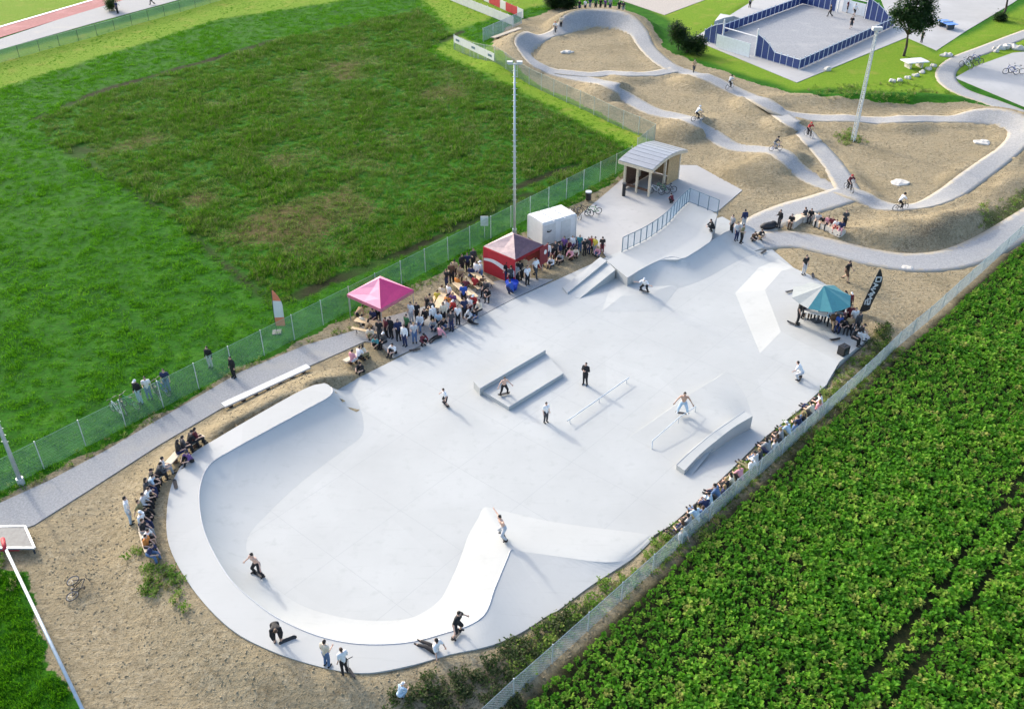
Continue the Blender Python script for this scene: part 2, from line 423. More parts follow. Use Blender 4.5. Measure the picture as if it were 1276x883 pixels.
# skatepark corner bowl: coping pixel, height, foot-of-transition pixel, outer deck edge pixel
BOWL = [((409, 479), 1.0, (437, 486), (404, 477)), ((414, 485), 1.0, (449, 508), (400, 478)), ((410, 494), 1.0, (452, 540), (390, 480)),
        ((380, 511), 1.0, (426, 562), (368, 490)), ((330, 538), 1.0, (378, 598), (318, 518)), ((290, 560), 1.0, (340, 633), (270, 546)),
        ((262, 578), 1.0, (313, 662), (236, 568)), ((250, 603), 1.0, (307, 678), (216, 598)), ((249, 634), 1.0, (310, 693), (208, 635)),
        ((258, 671), 1.0, (322, 712), (211, 680)), ((285, 719), 1.0, (345, 733), (240, 733)), ((318, 750), 1.0, (372, 752), (285, 781)),
        ((352, 773), 1.0, (402, 763), (335, 809)), ((400, 793), .97, (440, 771), (395, 829)), ((450, 802), .93, (480, 773), (450, 838)),
        ((508, 800), .88, (516, 768), (505, 830)), ((556, 788), .78, (547, 748), (560, 815)), ((588, 777), .68, (562, 722), (594, 808)), ((606, 762), .60, (573, 697), (622, 800)),
        ((617, 732), .52, (584, 666), (652, 786)), ((632, 696), .45, (596, 645), (683, 766)), ((637, 685), .43, (603, 632), (692, 762)), ((646, 686), .42, (618, 634), (698, 758)), ((690, 692), .36, (690, 650), (735, 730)),
        ((752, 700), .26, (797, 664), (772, 706)), ((782, 695), .10, (811, 667), (792, 692)), ((810, 671), .03, (815, 667), (813, 672))]
cop = [W(*c, h) for c, h, b, o in BOWL]; bas = [W(*b, .014) for c, h, b, o in BOWL]; out = [W(*o, h * (.35 if c[0] > 610 else .7 if c[0] > 600 else 1)) for c, h, b, o in BOWL]
copS, basS, outS = [[Vector(p) for p in catmull(x, 6)] for x in (cop, bas, out)]

# ------------------------------------------------------------------ pump track centre lines: pixel, height, bank
PUMP = [(652, 60, .7, -.8), (668, 79, .6, -.25), (688, 89, .12, 0), (715, 96, .08, 0), (740, 101, .3, 0), (763, 106, .95, 0), (781, 121, .1, 0),
        (812, 138, .06, 0), (843, 145, .35, 0), (866, 150, .95, 0), (886, 166, .1, 0), (912, 182, .06, 0), (944, 186, .45, 0), (966, 188, .85, 0),
        (981, 197, .8, 0), (1001, 216, .08, 0), (1026, 229, .08, 0), (1055, 238, .35, 0), (1075, 245, .4, 0), (1094, 255, .1, 0), (1122, 258, .3, -.2),
        (1155, 254, .5, -.3), (1185, 240, .15, -.1), (1206, 225, .4, 0), (1232, 206, .1, 0), (1262, 182, .35, -.2), (1272, 160, .85, -.5), (1250, 147, .95, -.5),
        (1220, 145, .7, -.4), (1190, 148, .3, 0), (1158, 148, .1, 0), (1126, 148, .5, 0), (1090, 150, .1, 0), (1056, 147, .4, 0), (1022, 147, .06, 0),
        (985, 143, .12, 0), (966, 135, .45, 0), (947, 124, .65, 0), (930, 119, .12, 0), (910, 110, .3, 0), (892, 101, .55, 0), (872, 93, .75, 0), (858, 91, .12, 0),
        (835, 83, .2, 0), (818, 71, .2, 0), (804, 56, .2, 0), (795, 40, .7, -.3), (775, 27, 1.1, -.85), (740, 23, 1.15, -.9), (712, 29, 1.05, -.85), (697, 39, .35, -.2),
        (680, 45, .15, 0), (664, 48, .7, -.7)]
LINK1 = [(694, 89, .1, 0), (735, 93, .12, 0), (760, 91, .1, 0), (786, 92, .45, 0), (812, 92, .1, 0), (840, 87, .2, 0)]
LINK2 = [(948, 126, .55, 0), (970, 141, .12, 0), (986, 152, .55, 0), (1001, 164, .08, 0), (1011, 175, .38, 0), (1020, 184, .12, 0), (1034, 200, .08, 0), (1046, 217, .35, 0), (1057, 236, .3, 0)]
WALK1 = [(925, 303, .03, 0), (948, 280, .03, 0), (985, 263, .05, 0), (1020, 253, .15, 0), (1058, 241, .33, 0)]
WALK2 = [(925, 303, .03, 0), (985, 298, .03, 0), (1040, 309, .03, 0), (1090, 321, .03, 0), (1140, 327, .03, 0), (1190, 322, .03, 0), (1235, 304, .03, 0), (1280, 277, .03, 0), (1340, 238, .03, 0), (1420, 190, .03, 0)]
WALK3 = [(1330, 26, .03, 0), (1285, 40, .03, 0), (1235, 59, .03, 0), (1193, 76, .03, 0), (1178, 94, .03, 0), (1194, 112, .03, 0), (1240, 129, .03, 0), (1300, 152, .03, 0), (1360, 172, .03, 0)]
def centre(line, k, closed=False):
    P = [tuple(W(x, y, z * (1.2 if z > .4 and abs(b) < .15 else 1))) + (b,) for x, y, z, b in line]
    return np.array(catmull(P, k, closed))
TR = [(centre(PUMP, 7, True), 2.3, True, 'pump', .004), (centre(LINK1, 7), 2.0, False, 'pump', .008), (centre(LINK2, 7), 2.1, False, 'pump', .012),
      (centre(WALK1, 8), 3.0, False, 'walk', .016), (centre(WALK2, 8), 3.0, False, 'walk', .020), (centre(WALK3, 8), 2.3, False, 'walk', .024)]
def normals(C, closed):
    t = (np.roll(C, -1, 0) - np.roll(C, 1, 0))[:, :2] if closed else np.gradient(C[:, :2], axis=0)
    t /= np.linalg.norm(t, axis=1)[:, None] + 1e-9
    return np.stack([-t[:, 1], t[:, 0]], 1)

# ------------------------------------------------------------------ ground: one sheet, relief computed on a grid
GX0, GX1, GY0, GY1, GS = -112.0, 104.0, 8.0, 218.0, 0.45
gx = np.arange(GX0, GX1, GS); gy = np.arange(GY0, GY1, GS)
NX, NY = len(gx), len(gy)
XX, YY = np.meshgrid(gx, gy); Q = np.stack([XX.ravel(), YY.ravel()], 1)
def vnoise(Q, s, seed):
    g = np.random.default_rng(seed).random((260, 260)); u = Q / s + 60
    i = np.floor(u).astype(int); f = u - i; f = f * f * (3 - 2 * f)
    a = lambda dx, dy: g[(i[:, 0] + dx) % 260, (i[:, 1] + dy) % 260]
    return (a(0, 0) * (1 - f[:, 0]) + a(1, 0) * f[:, 0]) * (1 - f[:, 1]) + (a(0, 1) * (1 - f[:, 0]) + a(1, 1) * f[:, 0]) * f[:, 1] - .5
wob = vnoise(Q, 2.2, 3) * .9 + vnoise(Q, .9, 4) * .5
dD = sdf(Q, DIRT); dirt = sm(-(dD + wob * .9), -.35, .35)
Z = vnoise(Q, 9, 1) * .25 * sm(dD, 3, 10) + (vnoise(Q, 1.1, 5) * .10 + vnoise(Q, 3.1, 6) * .12) * sm(-dD, .2, 1.5)
# earth banked up against the bowl deck
outA = np.array([tuple(p) for p in outS]); bank = np.full(len(Q), 0.0)
near = np.where((sdf(Q, arr(outS)) < 9) & (Q[:, 1] < 62))[0]
dd = np.hypot(Q[near, None, 0] - outA[None, :, 0], Q[near, None, 1] - outA[None, :, 1])
k = dd.argmin(1); dm = dd.min(1)
bank[near] = (outA[k, 2] - .07) * (1 - sm(dm, .3, 3.4))
padd = sdf(Q, arr(PAD)); deck_poly = arr([p for p in outS] + [p for p in reversed(copS)])
Z = np.maximum(Z, bank + (vnoise(Q, 1.1, 5) * .08) * (bank > .05))
# earth behind the judges' platform
BP_TOP = [(974, 337), (953, 361), (973, 413), (1045, 450), (1083, 421), (1056, 385), (1036, 358), (1008, 342), (992, 335)]
bpw = arr([W(x, y, .42) for x, y in BP_TOP]); dbp = sdf(Q, bpw)
backl = arr([W(x, y, .42) for x, y in ((992, 335), (1008, 342), (1036, 358), (1056, 385), (1072, 408))])
dbk = np.hypot(Q[:, None, 0] - backl[None, :, 0], Q[:, None, 1] - backl[None, :, 1]).min(1)
Z = np.maximum(Z, np.where(dbp > -.8, .34 * (1 - sm(dbk, 1.2, 5.5)), Z))
# mounds
for px, py, rx, ry, h, rot in ((1128, 286, 7.5, 2.6, 1.25, .25), (1195, 270, 4.5, 2.0, .9, .6), (838, 166, 3.0, 2.2, .6, 0), (940, 212, 4.5, 3.0, .8, .2), (628, 78, 3.0, 5.0, 1.0, .2),
                               (770, 132, 3.2, 2.2, .5, 0), (1250, 232, 5, 2.5, .7, .7), (905, 150, 3, 3, .4, 0), (1020, 122, 9, 1.8, .6, -.1), (1110, 122, 8, 2.0, .7, .15)):
    c = W(px, py, h * .5); a = Q - np.array([c.x, c.y]); cr, sr = math.cos(rot), math.sin(rot)
    e = ((a[:, 0] * cr + a[:, 1] * sr) / rx) ** 2 + ((-a[:, 0] * sr + a[:, 1] * cr) / ry) ** 2
    Z += h * np.exp(-e * 1.3) * (1 + vnoise(Q, 1.4, 9) * .25)
# the tracks cut and carry the earth
LOW = np.full(len(Q), 9.0)
sel = np.where((Q[:, 1] > 60) & (Q[:, 0] > -16))[0]
add = np.zeros(len(Q)); 
for C, wd, cl, m_, dz in TR:
    Nn = normals(C, cl)
    for ch in np.array_split(sel, 24):
        q = Q[ch]; d2 = np.hypot(q[:, None, 0] - C[None, :, 0], q[:, None, 1] - C[None, :, 1])
        kk = d2.argmin(1); dist = d2.min(1)
        lat = ((q - C[kk, :2]) * Nn[kk]).sum(1)
        lc = np.clip(lat, -wd / 2, wd / 2); zt = C[kk, 2] + C[kk, 3] * lc
        over = np.maximum(np.abs(dist) - wd / 2, 0)
        fall = 1 - sm(over, .15, 1.0 + 2.3 * np.maximum(zt, 0))
        nearm = over < 4
        zz = Z[ch]
        Z[ch] = np.where(nearm, zz * (1 - fall) + np.where(over > 0, zt + .015, zt) * fall, zz)
        LOW[ch] = np.minimum(LOW[ch], np.where(over < .02, zt - .075, 9))
Z = np.minimum(Z, LOW)
for poly in (PAD, PATH, PLAZA, COURT_APRON, SAND, SQUARE, SQUARE2, GREYT, REDT):
    s_ = sdf(Q, arr(poly)); f = 1 - sm(s_, 0, .7)
    if poly is PAD: f = f * (bank < .05) * (dbp > .3); f = np.where((s_ < .1) & (sdf(Q, deck_poly) > -.05) & (dbp > .1) & (bank < .05), 1, f)
    Z = Z * (1 - f) + np.minimum(Z, -.045) * f
inb = sdf(Q, arr(outS)); inp = (padd < .05) & (inb > -.05)
Z = np.where((inb < -.75) | inp, np.minimum(Z, -.2), Z)
Z = np.where(dbp < -.7, -.2, Z)
ZG = Z.reshape(NY, NX)
def gz(x, y):
    i = (x - GX0) / GS; j = (y - GY0) / GS
    if not (0 <= i < NX - 1 and 0 <= j < NY - 1): return 0.0
    a, b = int(i), int(j); f, g = i - a, j - b
    return float((ZG[b, a] * (1 - f) + ZG[b, a + 1] * f) * (1 - g) + (ZG[b + 1, a] * (1 - f) + ZG[b + 1, a + 1] * f) * g)
def G(px, py, lift=0.0):
    """point of the ground under a photo pixel, relief included"""
    z = 0.0
    for _ in range(8):
        p = W(px, py, z); z = max(gz(p.x, p.y), -.02) if gz(p.x, p.y) > -.05 else .02
    return Vector((p.x, p.y, z + lift))
def on_track(px, py):
    z = .4
    for _ in range(8):
        p = W(px, py, z); best = None
        for C, wd, cl, m_, dz in TR:
            d_ = np.hypot(C[:, 0] - p.x, C[:, 1] - p.y); k_ = int(d_.argmin())
            if best is None or d_[k_] < best[0]: best = (d_[k_], C[k_, 2], k_)
        z = best[1] + .02
    return Vector((p.x, p.y, z))

mk = {}
mk['dirt'] = dirt
mk['dry'] = (1 - sm(sdf(Q, arr(UNMOWN)) + wob, -2, 1)) * (.34 + .6 * vnoise(Q, 7, 21) + .5 * vnoise(Q, 2.5, 22))
for px, py, r_ in ((420, 255, 5.5), (330, 285, 4.5), (390, 280, 4), (170, 180, 3.5), (260, 130, 4), (430, 90, 5), (690, 130, 4), (560, 120, 4), (250, 250, 3)):
    c = W(px, py); mk['dry'] += .40 * np.exp(-((Q[:, 0] - c.x) ** 2 + (Q[:, 1] - c.y) ** 2) / r_ ** 2)
mk['lawn'] = np.zeros(len(Q))
for p in LAWNS + [LIME]: mk['lawn'] = np.maximum(mk['lawn'], 1 - sm(sdf(Q, arr(p)) + wob * .6, -.8, 1.0))
mk['weed'] = np.zeros(len(Q))
for p in WEEDS: mk['weed'] = np.maximum(mk['weed'], .85 * (1 - sm(sdf(Q, arr(p)) + wob * .7, -1.2, .8)))
mk['dark'] = np.zeros(len(Q))
for p in DARKS: mk['dark'] = np.maximum(mk['dark'], .72 * (1 - sm(sdf(Q, arr(p)) + wob * 1.2, -2.2, 1.8)))
mk['crop'] = 1 - sm(sdf(Q, arr(CROP)) + wob * .3, -.3, .3)
for ln, wdt in (([(660, 243), (500, 316), (335, 383)], .55), ([(575, 40), (530, 62)], .5), ([(75, 182), (200, 262), (335, 375)], .4), ([(45, 148), (130, 112), (230, 84), (340, 52)], .6), ([(720, 205), (640, 235)], .4), ([(60, 176), (110, 190)], .5), ([(400, 40), (520, 14)], .4)):  # no crop here: edge shade of the taller grass, painted as dark strips
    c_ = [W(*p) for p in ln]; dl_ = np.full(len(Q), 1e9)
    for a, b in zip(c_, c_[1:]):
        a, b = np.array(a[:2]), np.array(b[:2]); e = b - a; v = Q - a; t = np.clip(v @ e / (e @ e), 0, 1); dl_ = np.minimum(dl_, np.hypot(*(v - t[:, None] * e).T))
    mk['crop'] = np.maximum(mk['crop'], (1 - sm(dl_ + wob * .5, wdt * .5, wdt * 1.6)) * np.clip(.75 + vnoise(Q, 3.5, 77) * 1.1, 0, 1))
vs = np.zeros((NX * NY + 4, 3)); vs[:NX * NY, :2] = Q; vs[:NX * NY, 2] = Z
E_ = 3500
vs[NX * NY:] = [(-E_, -E_, -.05), (E_, -E_, -.05), (E_, E_, -.05), (-E_, E_, -.05)]
idx = np.arange(NX * NY).reshape(NY, NX)
fq = np.stack([idx[:-1, :-1], idx[:-1, 1:], idx[1:, 1:], idx[1:, :-1]], -1).reshape(-1, 4).tolist()
o4 = [NX * NY + i for i in range(4)]
fq += [tuple(idx[0, ::-1]) + (o4[0], o4[1]), tuple(idx[::-1, -1]) + (o4[1], o4[2]), tuple(idx[-1, :]) + (o4[2], o4[3]), tuple(idx[:, 0]) + (o4[3], o4[0])]
me = bpy.data.meshes.new('ground'); me.from_pydata(vs.tolist(), [], fq)
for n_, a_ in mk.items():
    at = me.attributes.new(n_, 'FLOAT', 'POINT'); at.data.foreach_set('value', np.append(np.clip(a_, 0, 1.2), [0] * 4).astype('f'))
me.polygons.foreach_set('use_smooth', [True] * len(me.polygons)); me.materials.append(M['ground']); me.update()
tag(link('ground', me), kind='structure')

# ------------------------------------------------------------------ flat sheets
def sheet(name, poly, z, m, depth=.14):
    return tag(MB().prism([(p[0], p[1]) for p in poly], z - depth, z).build(name, M[m]), kind='structure')
sheet('skatepark_floor', PAD, .012, 'concrete', .2)
sheet('gravel_path', PATH, .006, 'gravel')
sheet('concrete_plaza', PLAZA, .010, 'plaza')
sheet('court_apron', COURT_APRON, .014, 'plaza')
sheet('sand_court', SAND, .010, 'sandcourt')
sheet('paved_square', SQUARE, .006, 'plaza')
sheet('paved_yard', SQUARE2, .008, 'plaza')
sheet('running_track', REDT, .010, 'redtrack')
sheet('track_side_path', GREYT, .014, 'gravel')
def ribbon(name, C, wd, closed, m, dz):
    Nn = normals(C, closed); rows = []
    for i in list(range(len(C))) + ([0] if closed else []):
        c, n = C[i], Nn[i]; row = []
        for s in (-1.02, -1, -.66, -.33, 0, .33, .66, 1, 1.02):
            l = s * wd / 2; z = c[2] + c[3] * l + dz
            if abs(s) > 1: z -= .18
            row.append((c[0] + n[0] * l, c[1] + n[1] * l, z))
        rows.append(row)
    o_ = MB().grid([list(reversed(r)) for r in rows]).build(name, M[m], smooth=True)
    e_ = o_.data.attributes.new('edge', 'FLOAT', 'POINT'); e_.data.foreach_set('value', [min(1, abs(s)) for r in rows for s in (-1.02, -1, -.66, -.33, 0, .33, .66, 1, 1.02)])
    return tag(o_, kind='structure')
for (C, wd, cl, m_, dz), nm in zip(TR, ('pump_track', 'pump_track_link', 'pump_track_straight', 'walkway', 'curved_path', 'bent_path')):
    ribbon(nm, C, wd, cl, m_, dz)
# white edge line of the running track
a, b = W(-200, 92), W(230, -33)
tag(MB().beam(Vector((a.x, a.y, .0)), Vector((b.x, b.y, .0)), .5, .05).build('track_edge_line', M['white']), kind='structure')

# saw-cut joints in the floor slab
jm = MB(); ja = math.atan2((W(786, 207) - W(0, 612)).y, (W(786, 207) - W(0, 612)).x); ju = np.array([math.cos(ja), math.sin(ja)]); jv = np.array([-ju[1], ju[0]]); jo = np.array(W(640, 560)[:2]); PADA = arr(PAD)
for a_, b_ in ((ju, jv), (jv, ju)):
    for k in range(-12, 13):
        line = jo + b_ * (k * 4.5 + 1.3) + a_ * np.arange(-45, 45, .5)[:, None]; ins = sdf(line, PADA) < -.25
        i = 0
        while i < len(line):
            if ins[i]:
                j = i
                while j + 1 < len(line) and ins[j + 1]: j += 1
                if j > i:
                    p, q = line[i], line[j]; w_ = b_ * .009
                    pts_ = [(*(p - w_), .0132), (*(q - w_), .0132), (*(q + w_), .0132), (*(p + w_), .0132)]
                    if np.cross(q - p, w_) < 0: pts_.reverse()
                    jm.add(pts_, [(0, 1, 2, 3)])
                i = j
            i += 1
tag(jm.build('floor_joints', M['joint']), kind='structure')

# ------------------------------------------------------------------ skatepark features
def prof(t, h): return h * (1 - math.sqrt(max(0, 1 - (1 - t) ** 2 * .78)) ) / (1 - math.sqrt(.22)) if t < 1 else 0
def base_thing(name, loc, label, cat, group=None): return empty(name, loc, label, cat, group)
def rel(o, pts): return [Vector(p) - o.location for p in pts]
n = len(copS)
o = base_thing('quarter_pipe', copS[30], 'long curved white quarter pipe with wide deck wrapping the rounded end of the skatepark', 'quarter pipe')
b = o.location
rows = []
for i in range(n):
    t_bowl = 1 - sm(np.array([i / n]), .60, .70)[0]          # round transition turns into a flat bank
    r = []
    for j in range(11):
        t = j / 10; c_, e_ = copS[i], basS[i]; p = c_.lerp(e_, t); h = c_.z
        zc = prof(t, 1.0); zl = 1 - t
        p.z = e_.z + (h - e_.z) * ((.72 * zc + .28 * zl) * t_bowl + zl * (1 - t_bowl))
        r.append(p - b)
    rows.append(r)
MB().grid([list(reversed(r)) for r in rows]).build('transition', M['concrete'], o, smooth=True)
rows = []
for i in range(n):
    c_, q_ = copS[i], outS[i]
    rows.append([c_ - b, c_.lerp(q_, .5) - b, q_ - b, Vector((q_.x, q_.y, -.25)) - b])
MB().grid(rows).build('deck', M['concrete_deck'], o)
cp = MB()
cp.tube([p - b + Vector((0, 0, .0)) for p in copS[4:int(n * .83)]], .03, 6)
cp.build('coping', M['metal'], o)

# judges' platform on the right
o = base_thing('bank_platform', W(1010, 390, .42), 'white raised platform with sloped banks under the green and grey parasol', 'skate platform')
b = o.location
te = [W(x, y, .42) for x, y in ((990, 334), (974, 337), (953, 361), (973, 413), (1046, 450.5))]
be = [W(x, y, .015) for x, y in ((970, 323), (946, 333), (916, 365), (947, 440), (1030, 478))]
te, be = [[x[i].lerp(x[i + 1], t / 3) for i in range(len(x) - 1) for t in range(3)] + [x[-1]] for x in (te, be)]
top = te + [W(x, y, .42) for x, y in ((1083, 421), (1056, 385), (1036, 358), (1008, 342))]
MB().prism([(p.x - b.x, p.y - b.y) for p in top], -.85, 0).build('deck', M['concrete_deck'], o)
MB().grid([[be[i].lerp(te[i], t) - b for t in (0, .33, .66, 1)] for i in range(len(te))]).build('bank', M['concrete'], o)

# upper start deck
A_ = [(756, 325, .8), (775, 314, .8), (805, 299, .85), (830, 281, 1.05), (846, 263, 1.45), (858, 252, 1.7)]
B_ = [(782, 346, .8), (820, 325, .8), (851, 322, .82), (884, 302, .9), (888, 285, 1.3), (894, 267, 1.7)]
aw = [Vector(p) for p in catmull([W(*p) for p in A_], 4)]; bw = [Vector(p) for p in catmull([W(*p) for p in B_], 4)]
o = base_thing('start_deck', W(830, 310, .8), 'raised pale concrete start deck with wavy lip and blue grey railing behind it', 'skate ramp')
b = o.location
MB().grid([[bw[i].lerp(aw[i], t) - b for t in (0, .25, .5, .75, 1)] for i in range(len(aw))]).build('deck', M['concrete_deck'], o, smooth=True)
sk = MB()
sk.grid([[Vector((p.x, p.y, -.2)) - b, p - b] for p in aw]); sk.grid([[p - b, Vector((p.x, p.y, -.2)) - b] for p in bw])
sk.grid([[aw[0] - b, Vector((aw[0].x, aw[0].y, -.2)) - b], [bw[0] - b, Vector((bw[0].x, bw[0].y, -.2)) - b]])
sk.grid([[bw[-1] - b, Vector((bw[-1].x, bw[-1].y, -.2)) - b], [aw[-1] - b, Vector((aw[-1].x, aw[-1].y, -.2)) - b]])
sk.build('side_wall', M['concrete_deck'], o)
lip = [Vector(p) for p in catmull([W(*p) for p in ((782, 346, .8), (800, 335, .8), (820, 325, .8), (837, 320, .81), (851, 322, .82), (866, 314, .84), (884, 302, .88), (905, 289, .9), (925, 280, .75), (940, 285, .4))], 5)]
foot = [Vector(p) for p in catmull([W(*p, .016) for p in ((784, 352), (806, 359), (832, 361), (852, 357), (874, 349), (892, 340), (908, 331), (926, 322), (944, 315), (956, 312))], 5)]
rows = []
for i in range(len(lip)):
    r = []
    for j in range(9):
        t = j / 8; p = lip[i].lerp(foot[i], t); p.z = foot[i].z + (lip[i].z - foot[i].z) * (.6 * prof(t, 1.0) + .4 * (1 - t)); r.append(p - b)
    rows.append(r)
MB().grid([list(reversed(r)) for r in rows]).build('curved_bank', M['concrete'], o, smooth=True)
bk = [W(893, 287, 1.2), W(905, 289.5, .9), W(925, 280, .75), W(940, 285, .4)]
pl = [bw[-8], lip[35] , lip[40], lip[45], W(938, 286, .02), W(897, 264, .02)]
MB().prism([(p.x, p.y, p.z) for p in (lip[30], lip[35], lip[40], lip[45], W(944, 287, .03), W(915, 270, .05), W(897, 268, .5))], -.2, None).build('landing', M['concrete_deck'], o)
cp = MB(); cp.tube([p - b for p in lip[:36]], .03, 6); cp.build('coping', M['metal'], o)

# sloped ledge and narrow bank beside the start deck
o = base_thing('sloped_ledge', W(728, 345, .3), 'sloping white concrete ledge beside a narrow bank, left of the start deck', 'skate ledge')
b = o.location
p0, p1, q0, q1 = W(748, 320, .95), W(701, 358, .12), W(756, 325, .95), W(707, 365, .12)
def slab(ps, zb=-.1):
    m_ = MB(); m_.add(ps + [Vector((p.x, p.y, zb)) for p in ps], [(0, 1, 2, 3), (1, 0, 4, 5), (2, 1, 5, 6), (3, 2, 6, 7), (0, 3, 7, 4)]); return m_
def fixn(o_):
    bm_ = bmesh.new(); bm_.from_mesh(o_.data); bmesh.ops.recalc_face_normals(bm_, faces=bm_.faces); bm_.to_mesh(o_.data); bm_.free(); return o_
m_ = slab([p - b for p in (p0, p1, q1, q0)], -b.z); fixn(m_.build('ledge', M['concrete_deck'], o))
r0, r1, r2, r3 = W(757, 326, .78), W(708, 366, .02), W(722, 372, .02), W(767, 336, .78)
fixn(slab([p - b for p in (r0, r1, r2, r3)], -b.z).build('bank', M['concrete'], o))

# low pyramid hump
o = base_thing('hump', W(788, 375, .1), 'low pale concrete hump in front of the start deck', 'skate hump'); b = o.location
tp = [W(774, 369, .15), W(812, 367, .15), W(820, 361, .15), (W(784, 362, .15))]
bt = [W(750, 388, .016), W(822, 388, .016), W(850, 352, .016), W(765, 345, .016)]
m_ = MB(); m_.add([p - b for p in tp + bt], [(0, 1, 2, 3), (4, 5, 1, 0), (5, 6, 2, 1), (6, 7, 3, 2), (7, 4, 0, 3)])
fixn(m_.build('hump_body', M['concrete'], o)); o_h = o

# manual pad and the ledge on its back edge
o = base_thing('manual_pad', W(650, 475, .25), 'low white manual pad in the middle of the skatepark', 'skate box'); b = o.location
ps = [W(x, y, .27) for x, y in ((600, 486), (634, 507), (702, 465), (678, 437))]
fixn(slab([p - b for p in ps], -b.z).build('box', M['concrete'], o))
e0, e1 = ps[1] - b, ps[2] - b
MB().bar(e0, e1, .025, 6).build('edge_rail', M['metal'], o)
o = base_thing('grind_ledge', W(635, 455, .5), 'long white grind ledge along the back edge of the manual pad', 'skate ledge'); b = o.location
ps = [W(x, y, .55) for x, y in ((590, 475), (598, 484), (680, 436), (671, 430))]
fixn(slab([p - b for p in ps], -b.z).build('ledge', M['concrete'], o))
MB().bar(ps[1] - b, ps[2] - b, .025, 6).build('edge_rail', M['metal'], o)

# flat rail
o = base_thing('flat_rail', W(745, 503, 0), 'thin straight steel grind rail standing alone on the flat floor', 'grind rail'); b = o.location
r0, r1 = W(707, 524, .34), W(784, 470, .34)
MB().bar(r0 - b, r1 - b, .035, 8).build('rail', M['galv'], o)
for t in (.04, .5, .96):
    p = r0.lerp(r1, t); MB().bar(Vector((p.x, p.y, 0.01)) - b, p - b, .025, 6).build('post', M['galv'], o)

# bank with the handrail
o = base_thing('rail_bank', W(840, 550, 0), 'broad low white bank with a sloping handrail', 'skate bank'); b = o.location
lo = [W(x, y, .016) for x, y in ((785, 544), (813, 560), (842, 578), (862, 592))]
hi = [W(x, y, .55) for x, y in ((846, 501), (868, 512), (890, 524), (908, 534))]
bk_ = [W(x, y, .016) for x, y in ((905, 462), (918, 476), (930, 496), (936, 516))]
lo, hi, bk_ = [[Vector(p) for p in catmull(x, 4)] for x in (lo, hi, bk_)]
def bpt(i, t):
    p = hi[i].lerp(bk_[i], t); p.z = .016 + .534 * (1 - sm(np.array([t]), 0, 1)[0]); return p - b
MB().grid([[lo[i] - b, lo[i].lerp(hi[i], .5) - b] + [bpt(i, t) for t in np.linspace(0, 1, 9)] for i in range(len(lo))]).build('bank', M['concrete'], o, smooth=True)
sd = MB()
sd.add([lo[0] - b] + [bpt(0, t) for t in np.linspace(0, 1, 9)], [tuple(range(10))])
sd.build('side_wall', M['concrete'], o)
o = base_thing('handrail', W(840, 540, 0), 'bent steel handrail sloping down the middle of the bank', 'grind rail'); b = o.location
q0, q1, q2 = W(867, 506, .95), W(846, 520, .92), W(813, 549, .42)
MB().tube([q0 - b, q1 - b, q2 - b, W(812.5, 559, .03) - b], .03, 8).build('rail', M['galv'], o)
for p, zz in ((q0, .5), (q1, .5)): MB().bar(Vector((p.x, p.y, zz)) - b, p - b, .025, 6).build('post', M['galv'], o)

# curved hubba ledge
o = base_thing('curved_hubba', W(890, 555, 0), 'thick white curved concrete hubba wall near the edge of the skatepark', 'skate ledge'); b = o.location
L_ = [(843, 579, .32), (862, 561, .5), (886, 541, .8), (906, 527, .92), (928, 512, .95)]
R_ = [(853, 586, .32), (872, 566, .5), (896, 546, .8), (916, 531, .92), (938, 518, .95)]
lw = [Vector(p) for p in catmull([W(*p) for p in L_], 5)]; rw = [Vector(p) for p in catmull([W(*p) for p in R_], 5)]
m_ = MB(); dn = lambda p: Vector((p.x, p.y, 0.0))
m_.grid([[dn(lw[i]) - b, lw[i] - b, rw[i] - b, dn(rw[i]) - b] for i in range(len(lw))])
for i in (0, -1): m_.add([dn(lw[i]) - b, lw[i] - b, rw[i] - b, dn(rw[i]) - b], [(0, 1, 2, 3)])
fixn(m_.build('wall', M['concrete'], o))
MB().tube([p - b for p in lw], .02, 5).build('edge_rail', M['metal'], o)

